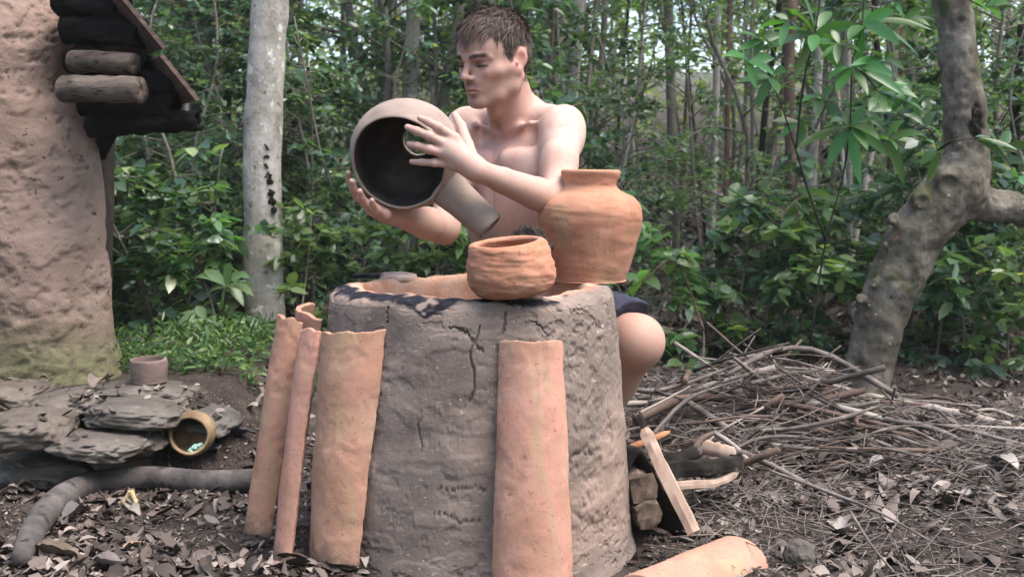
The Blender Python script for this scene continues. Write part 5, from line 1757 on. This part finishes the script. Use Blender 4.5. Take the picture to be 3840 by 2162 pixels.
for k, (a, b, s, col, lab) in enumerate(single):
    g = on_ground(a, b)
    nu2, nv2 = 7, 13
    uu, tt = np.meshgrid(np.linspace(-1, 1, nu2), np.linspace(0, 1, nv2))
    wd = np.sin(np.pi * np.clip(tt, 0.01, 0.99) ** 0.85) ** 0.8 * s * r2.uniform(0.2, 0.3)
    crl, fld, yw = r2.uniform(-1.6, 2.2), r2.uniform(0.15, 0.9), r2.uniform(0, 6.28)
    th2 = crl * (tt - 0.5)
    lx2 = s * np.sin(th2) / crl if abs(crl) > 0.1 else s * (tt - 0.5)
    lz2 = s * (1 - np.cos(th2)) / crl if abs(crl) > 0.1 else 0 * tt
    lz2 = lz2 + wd * np.abs(uu) * fld + 0.006 * fbm(np.stack([uu * 1.3 + k, tt * 4, 0 * tt], -1), 1.2, 3, k)
    ly2 = uu * wd * (1 - 0.25 * fld) + 0.1 * s * np.sin(tt * 3 + k)
    V = np.stack([g[0] + lx2 * math.cos(yw) - ly2 * math.sin(yw), g[1] + lx2 * math.sin(yw) + ly2 * math.cos(yw), g[2] + lz2 - lz2.min()], -1).reshape(-1, 3)
    Fc = grid_faces(nu2, nv2)
    V = V + A(0, 0, 0.012 if not (95 < a < 110 and b < 410) else 0.06)
    solo('dead_leaf', V, Fc, mottled('dead_leaf_tone', [(0.3, tuple(np.array(col) * 0.6)), (0.7, col)], 25, 0.7, 0.4, 120, 0.002), lab, 'dead leaf', 'large fallen leaves')

# ---------------------------------------------------------------- curved log
M_LOG = mottled('weathered_log', [(0.3, (0.04, 0.034, 0.031)), (0.5, (0.085, 0.073, 0.067)), (0.7, (0.15, 0.132, 0.122))], 13, bump=0.8, bscale=70, fleck=((0.03, 0.024, 0.021), 22, 0.58))
lg = [(22, 560), (38, 524), (62, 497), (98, 481), (150, 476), (200, 480), (252, 478), (285, 474)]
pts = []
for a, b in lg:
    g = on_ground(a, b + 12)
    pts.append(g + A(0, 0, 0.03))
V, Fc = tube(spline(pts, 80), np.interp(np.linspace(0, 1, 80), [0, .06, .3, .6, 1], [0.02, 0.028, 0.034, 0.033, 0.028]), 18, 0.05, 5, nscale=3)
solo('curved_log', V, Fc, M_LOG, 'long curved grey log lying in front of the stone ledge', 'log')
tw_ = thing('forked_twig', 'tiny forked yellowish twig lying in front of the curved log', 'twig', on_ground(131, 506))
M_YT = mottled('yellow_twig', [(0.4, (0.4, 0.27, 0.12)), (0.6, (0.6, 0.45, 0.24))], 30)
g0 = on_ground(131, 506)
s = g0[1] / F_PX
for dx0, dx1 in ((-7, 0), (0, 8)):
    ends = [g0 + A(-8 * s, 0, 0.008), g0 + A(0, 0, 0.04)] if dx0 < 0 else [g0 + A(0, 0, 0.04), g0 + A(8 * s, -0.01, 0.008)]
    V, Fc = tube(spline(ends, 8), [0.007, 0.0045, 0.006], 7, 0.3, 3)
    part('prong', V, Fc, M_YT, tw_)

# ---------------------------------------------------------------- fuel mouth, firewood
M_SOOTCLAY = mottled('sooty_clay', [(0.35, (0.012, 0.01, 0.009)), (0.65, (0.04, 0.032, 0.028))], 14)
M_SPLIT = mottled('split_wood', [(0.3, (0.21, 0.135, 0.095)), (0.5, (0.34, 0.24, 0.18)), (0.7, (0.44, 0.33, 0.26))], 14, bscale=50, stretch=(1, 1, 0.2), fleck=((0.2, 0.1, 0.06), 20, 0.64))
M_LOGEND = mottled('log_end', [(0.35, (0.05, 0.035, 0.027)), (0.55, (0.14, 0.1, 0.075)), (0.72, (0.26, 0.195, 0.15))], 30)
# sooty clay hood over the stoke hole: a tunnel closed at the back
sec = spline([(628, 536), (628.5, 500), (630, 474), (635, 459), (641, 453), (648, 458), (660, 480), (675, 508), (689, 536)], 40)
ctr = A(650, 505)
Vs = []
for k_, sc in ((0, 1.0), (1, 1.13)):
    for t in np.linspace(0, 1, 14):
        for j_, (a, b) in enumerate(sec):
            p = P(*(ctr + (A(a, b) - ctr) * A(sc, sc) + A(0, 0)), 2.5)
            p = p + A(-0.22, 0.3, -0.01) * t * (1 if k_ else 0.96)
            Vs.append(p + 0.005 * fbm(np.array([[p[0] * 30, p[1] * 30, p[2] * 30]]), 1, 2, 8)[0])
Vs = np.array(Vs)
n1 = 40 * 14
f_in, f_out = grid_faces(40, 14)[:, ::-1], grid_faces(40, 14) + n1
j_ = np.arange(39)
lip = np.stack([j_, j_ + 1, j_ + 1 + n1, j_ + n1], -1)
bk = n1 - 40
back = np.array([[bk + a, bk + a + 1, bk + 39 - a - 1, bk + 39 - a] for a in range(19)])
solo('stoke_hole_hood', Vs, np.vstack([f_in, f_out, lip, back]), M_SOOTCLAY, 'soot-black clay hood over the stoke hole beside the furnace', 'hood')


def plank(pts, w, t, side, seed, taper=(1, 1)):
    """split stick: rectangular section swept along points"""
    pts = spline(pts, 40)
    T_ = np.gradient(pts, axis=0)
    T_ /= np.linalg.norm(T_, axis=1)[:, None]
    V = []
    sec = [(-.5, -.5), (0.05, -.58), (.5, -.42), (.55, .1), (.42, .5), (-.1, .55), (-.5, .45), (-.56, -.1)]
    for k in range(40):
        s_ = unit(side - T_[k] * np.dot(side, T_[k]))
        n_ = np.cross(T_[k], s_)
        f = np.interp(k / 39, [0, .12, .9, 1], [taper[0], 1, 1, taper[1]])
        for a, b in sec:
            jn = 1 + 0.22 * noise3(np.array([[a * 3 + seed, b * 3, k * 0.22]]), seed)[0]
            V.append(pts[k] + s_ * a * w * f * jn + n_ * b * t * f * jn)
    V = np.array(V)
    V = np.vstack([V, pts[0], pts[-1]])
    n = 8
    j = np.arange(n)
    c0 = np.stack([np.full(n, 320), (j + 1) % n, j], -1)
    c1 = np.stack([np.full(n, 321), 312 + j, 312 + (j + 1) % n], -1)
    return V, [grid_faces(8, 40, True), np.vstack([c0, c1])]


for (a, b, Y, r0, L, lab) in ((643.5, 487, 2.47, 0.029, 0.26, 'upper rough-ended firewood log in the stoke hole'), (650, 516, 2.45, 0.026, 0.26, 'lower firewood log half hidden in the stoke hole')):
    p0 = P(a, b, Y)
    p1 = p0 + unit(A(-0.25, 1, 0.02)) * L
    V, Fc = plank([p0, (p0 + p1) / 2, p1], r0 * 1.9, r0 * 1.9, A(1, 0.25, 0.3), int(a))
    V = V + 0.004 * fbm(V, 50, 3, 5)[:, None]
    solo('firewood_log', V, Fc, M_LOGEND, lab, 'log', 'logs feeding the stoke hole', smooth=False)
stick = thing('split_stick', 'split stick with a charred tip leaning over the stoke hole', 'stick', P(694, 532, 2.33))
V, Fc = plank([P(694, 532, 2.33), P(672, 487, 2.38), P(654, 450, 2.43), P(645, 428, 2.46)], 0.026, 0.02, A(1, -0.3, 0.3), 4, (0.9, 0.6))
part('shaft', V, Fc, M_SPLIT, stick, smooth=False)
V, Fc = plank([P(645, 429, 2.46), P(642, 421, 2.47), P(639, 414, 2.48)], 0.013, 0.012, A(1, -0.3, 0.3), 6, (1, 0.7))
part('charred_tip', V, Fc, M_CHAR, stick, smooth=False)
M_BURNT = mottled('burnt_wood', [(0.4, (0.008, 0.007, 0.006)), (0.56, (0.025, 0.021, 0.018)), (0.7, (0.17, 0.14, 0.12))], 16, rough=0.95, spec=0.08, stretch=(0.2, 1, 1))
V, Fc = plank([P(660, 474, 2.62), P(690, 472, 2.7), P(722, 469, 2.78), P(742, 463, 2.86)], 0.036, 0.03, A(0, 0.3, 1), 9, (0.8, 0.35))
V[:, 2] += 0.01
bw = thing('burnt_split_log', 'charred split log with pale underside behind the leaning stick', 'log', on_ground(700, 486))
part('charred_side', V, Fc, M_BURNT, bw, smooth=False)
V, Fc = plank([P(664, 486, 2.62), P(690, 484, 2.68), P(716, 481, 2.76), P(738, 470, 2.82)], 0.02, 0.024, A(0, 0.3, 1), 12, (0.8, 0.3))
part('pale_side', V, Fc, M_SPLIT, bw, smooth=False)
for k, (pts, w, t, mt, lab) in enumerate([([P(664, 461, 2.72), P(684, 456, 2.78), P(702, 449, 2.85)], 0.03, 0.02, M_BURNT, 'short dark charred billet above the larger burnt split log'),
                                          ([P(628, 447, 2.68), P(646, 441, 2.72), P(670, 431, 2.8)], 0.014, 0.008, mottled('orange_splinter', [(0.35, (0.2, 0.075, 0.035)), (0.65, (0.36, 0.18, 0.09))], 20, stretch=(.3, 1, 1)), 'orange heartwood splinter behind the split stick'),
                                          ([P(702, 446, 2.9), P(718, 449, 2.88), P(736, 454, 2.86)], 0.032, 0.01, M_SPLIT, 'flat pale wood chip near the charred billet')]):
    V, Fc = plank(pts, w, t, A(0, 0.3, 1), 20 + k, (0.6, 0.3))
    solo('wood_piece', V, Fc, mt, lab, 'wood')

# ---------------------------------------------------------------- brush pile
M_STK = [mottled('stick_grey', [(0.3, (0.06, 0.048, 0.042)), (0.5, (0.13, 0.106, 0.093)), (0.7, (0.23, 0.195, 0.172))], 16), mottled('stick_brown', [(0.3, (0.055, 0.036, 0.028)), (0.6, (0.125, 0.085, 0.066))], 16),
         mottled('stick_pale', [(0.3, (0.16, 0.13, 0.108)), (0.6, (0.31, 0.262, 0.222))], 16), mottled('stick_dark', [(0.35, (0.03, 0.025, 0.022)), (0.7, (0.1, 0.08, 0.07))], 16)]
notable = [([(823, 381, 3.75), (850, 390, 3.72), (895, 401, 3.65), (950, 412, 3.55), (1010, 425, 3.45)], [2, 3, 4.2, 4.5, 3.8], 2, 'long pale branch with a broken end reaching past the pile'),
           ([(636, 421, 3.3), (655, 409, 3.35), (678, 400, 3.4), (705, 396, 3.45), (728, 399, 3.5)], [5, 5.5, 5.5, 5, 4], 1, 'thick curved brown branch at the near end of the pile'),
           ([(766, 348, 3.6), (776, 366, 3.6), (788, 390, 3.55), (806, 424, 3.45)], [1.6, 2.4, 3, 3], 0, 'tall stick poking up highest from the pile'),
           ([(749, 384, 3.6), (753, 374, 3.6), (758, 362, 3.6)], [1.4, 1.2, 0.8], 0, 'short thin stick pointing up beside the tallest stick'),
           ([(722, 386, 3.5), (742, 394, 3.5), (762, 403, 3.48), (790, 414, 3.45)], [2.6, 3, 3, 2.2], 2, 'straight pale stick slanting across the top of the pile'),
           ([(614, 404, 3.5), (650, 402, 3.5), (690, 398, 3.52), (740, 393, 3.55)], [3, 2.8, 2.5, 2], 2, 'pale stick lying level from behind the furnace'),
           ([(660, 400, 3.75), (672, 392, 3.8), (684, 376, 3.85)], [3.2, 3, 3], 3, 'dark stub standing at the back of the pile near the knee'),
           ([(674, 398, 3.78), (668, 388, 3.8), (666, 378, 3.8)], [2, 1.8, 1.5], 3, 'small dark prong next to the dark stub'),
           ([(770, 394, 3.85), (790, 382, 3.9), (808, 369, 3.95)], [3.6, 3.2, 2.4], 1, 'reddish broken branch behind the top of the pile'),
           ([(697, 398, 3.55), (708, 386, 3.55), (720, 378, 3.55)], [1.6, 1.8, 1.2], 2, 'tan splinter standing out near the curved branch'),
           ([(691, 458, 3.0), (700, 440, 3.05), (714, 432, 3.08)], [2.4, 3.2, 2.6], 1, 'brown crooked stick propped beside the charred wood'),
           ([(714, 432, 3.08), (735, 446, 3.05), (752, 464, 3.0)], [2.8, 2.8, 2.6], 2, 'bleached stick sloping down in front of the pile'),
           ([(719, 442, 3.0), (720, 456, 2.97), (722, 468, 2.93)], [1.4, 1.3, 1.0], 2, 'short pale peg hanging below the bleached stick'),
           ([(735, 448, 3.15), (760, 438, 3.15), (790, 436, 3.16), (830, 440, 3.2)], [1.6, 2.0, 2, 1.4], 0, 'wavy grey stick across the front of the pile'),
           ([(760, 430, 3.25), (800, 427, 3.22), (840, 418, 3.2), (880, 405, 3.25)], [2, 2.4, 2.4, 1.4], 0, 'curving grey stick in the middle of the pile'),
           ([(775, 392, 3.6), (830, 396, 3.6), (880, 402, 3.6), (930, 404, 3.6)], [2.6, 3, 3, 2], 1, 'brown branch under the long pale branch'),
           ([(858, 433, 3.3), (900, 450, 3.2), (940, 462, 3.1)], [1.8, 2.2, 2.4], 2, 'thin pale branch lying on litter below the long branch'),
           ([(770, 470, 2.85), (830, 492, 2.75), (880, 512, 2.65), (930, 540, 2.5)], [1.6, 1.6, 1.4, 0.8], 0, 'long bent twig trailing down over the litter'),
           ([(700, 480, 2.8), (694, 492, 2.75), (700, 502, 2.7)], [1, 1, 0.8], 2, 'small hooked twig on the litter near the split stick'),
           ([(850, 510, 2.65), (872, 545, 2.5), (900, 578, 2.38)], [1.2, 1.2, 1], 0, 'bare twig dipping into the dark hollow'),
           ([(640, 412, 3.25), (660, 402, 3.3), (690, 386, 3.35)], [1.6, 1.5, 1.2], 2, 'straight thin stick above the charred tip'),
           ([(800, 420, 3.5), (770, 384, 3.55), (766, 356, 3.58)], [2.2, 2, 1.2], 0, 'grey stick crossing behind the tallest stick')]
for k, (pts, rad, mi, lab) in enumerate(notable):
    w = [P(*a) for a in pts]
    Y = pts[0][2]
    V, Fc = tube(spline(w, 40), np.array(rad) * Y / F_PX, 10, 0.18, 400 + k, nscale=30)
    solo('branch' if max(rad) > 3.4 else 'stick', V, Fc, M_STK[mi], lab, 'branch' if max(rad) > 3.4 else 'stick', 'notable sticks of the brush pile')


def pile_h(x, y):
    return 0.20 * np.exp(-((x - 0.7) / 0.3) ** 2 - ((y - 3.5) / 0.30) ** 2) + 0.03 * np.exp(-((x - 1.15) / 0.4) ** 2 - ((y - 3.5) / 0.3) ** 2)


for k in range(260):
    x = 0.82 + rng.normal() * 0.38
    y = 3.42 + rng.normal() * 0.22
    if x < 0.36 or np.hypot(x - KX, y - KY) < 0.6:
        continue
    L = rng.uniform(0.12, 0.55)
    a = rng.normal() * 0.85 + (math.pi if rng.random() < .5 else 0)
    z = ground_h(x, y) + pile_h(x, y) * rng.random() ** 0.5 + 0.01
    d = A(math.cos(a), math.sin(a) * 0.9, rng.normal() * (0.3 if x < 0.95 else 0.13) - 0.12 * np.sign(x - 0.8) * math.cos(a))
    c = A(x, y, z)
    e0, e1 = c - d * L / 2, c + d * L / 2
    for e in (e0, e1):
        e[2] = max(e[2], ground_h(e[0], e[1]) + 0.004)
    r0 = rng.choice([0.0022, 0.0038, 0.0065, 0.011], p=[.38, .3, .2, .12])
    V, Fc = tube(spline([e0, c + rng.normal(size=3) * 0.03, e1], 9), [r0, r0 * 0.9, r0 * 0.5], 6, 0.2, 600 + k)
    mi = int(rng.choice(4, p=[.42, .28, .14, .16]))
    where = 'at the near side' if y < 3.32 else 'at the back' if y > 3.55 else 'in the middle'
    end_ = 'close to the furnace' if x < 0.7 else 'towards the forked tree' if x > 1.0 else 'under the tallest stick'
    solo('stick', V, Fc, M_STK[mi], '%s %s %s stick %s of the brush pile %s' % ('long' if L > 0.34 else 'short', 'thick' if r0 > 0.005 else 'thin', ['grey', 'brown', 'pale', 'dark'][mi], where, end_), 'stick', 'jumbled sticks of the brush pile')
pc = []
for k in range(1500):
    x = rng.uniform(0.3, 1.75)
    y = rng.uniform(2.35, 3.95)
    if np.hypot(x - KX, y - KY) < 0.45:
        continue
    L = rng.uniform(0.05, 0.28)
    a = rng.uniform(0, 6.28)
    z = ground_h(x, y) + pile_h(x, y) * rng.random() + 0.012
    d = A(math.cos(a), math.sin(a), rng.normal() * 0.22)
    c = A(x, y, z)
    e0, e1 = c - d * L / 2, c + d * L / 2
    pc.append(tube(spline([e0, c + rng.normal(size=3) * 0.018, e1], 5), [0.0017, 0.0014, 0.0008], 4))
V, Fc = join(pc)
solo('twig_litter', V, Fc, M_STK[0], 'fine dry twigs tangled through the brush pile and litter', 'twigs', kind='stuff')

# ---------------------------------------------------------------- pale forest air
hx0, hx1, hy0, hy1, hz0, hz1 = -72.0, 72.0, -8.0, 116.0, -4.0, 16.5
Vb = np.array([[x, y, z] for x in (hx0, hx1) for y in (hy0, hy1) for z in (hz0, hz1)])
hz_o = solo('haze', Vb, np.array([[0, 1, 3, 2], [4, 6, 7, 5], [0, 4, 5, 1], [2, 3, 7, 6], [0, 2, 6, 4], [1, 5, 7, 3]]), None,
            'thin pale haze filling the forest air', None, kind='stuff', smooth=False, loc=A(0, 50, 0))
hm_ = bpy.data.materials.new('haze_air')
hm_.use_nodes = True
ht = hm_.node_tree
ht.nodes.remove(ht.nodes['Principled BSDF'])
pv = ht.nodes.new('ShaderNodeVolumePrincipled')
pv.inputs['Color'].default_value = (0.93, 0.97, 0.9, 1)
pv.inputs['Density'].default_value = 0.0015
pv.inputs['Anisotropy'].default_value = 0.2
ht.links.new(pv.outputs[0], ht.nodes['Material Output'].inputs['Volume'])
hz_o.data.materials.append(hm_)
SC.cycles.volume_bounces = 1
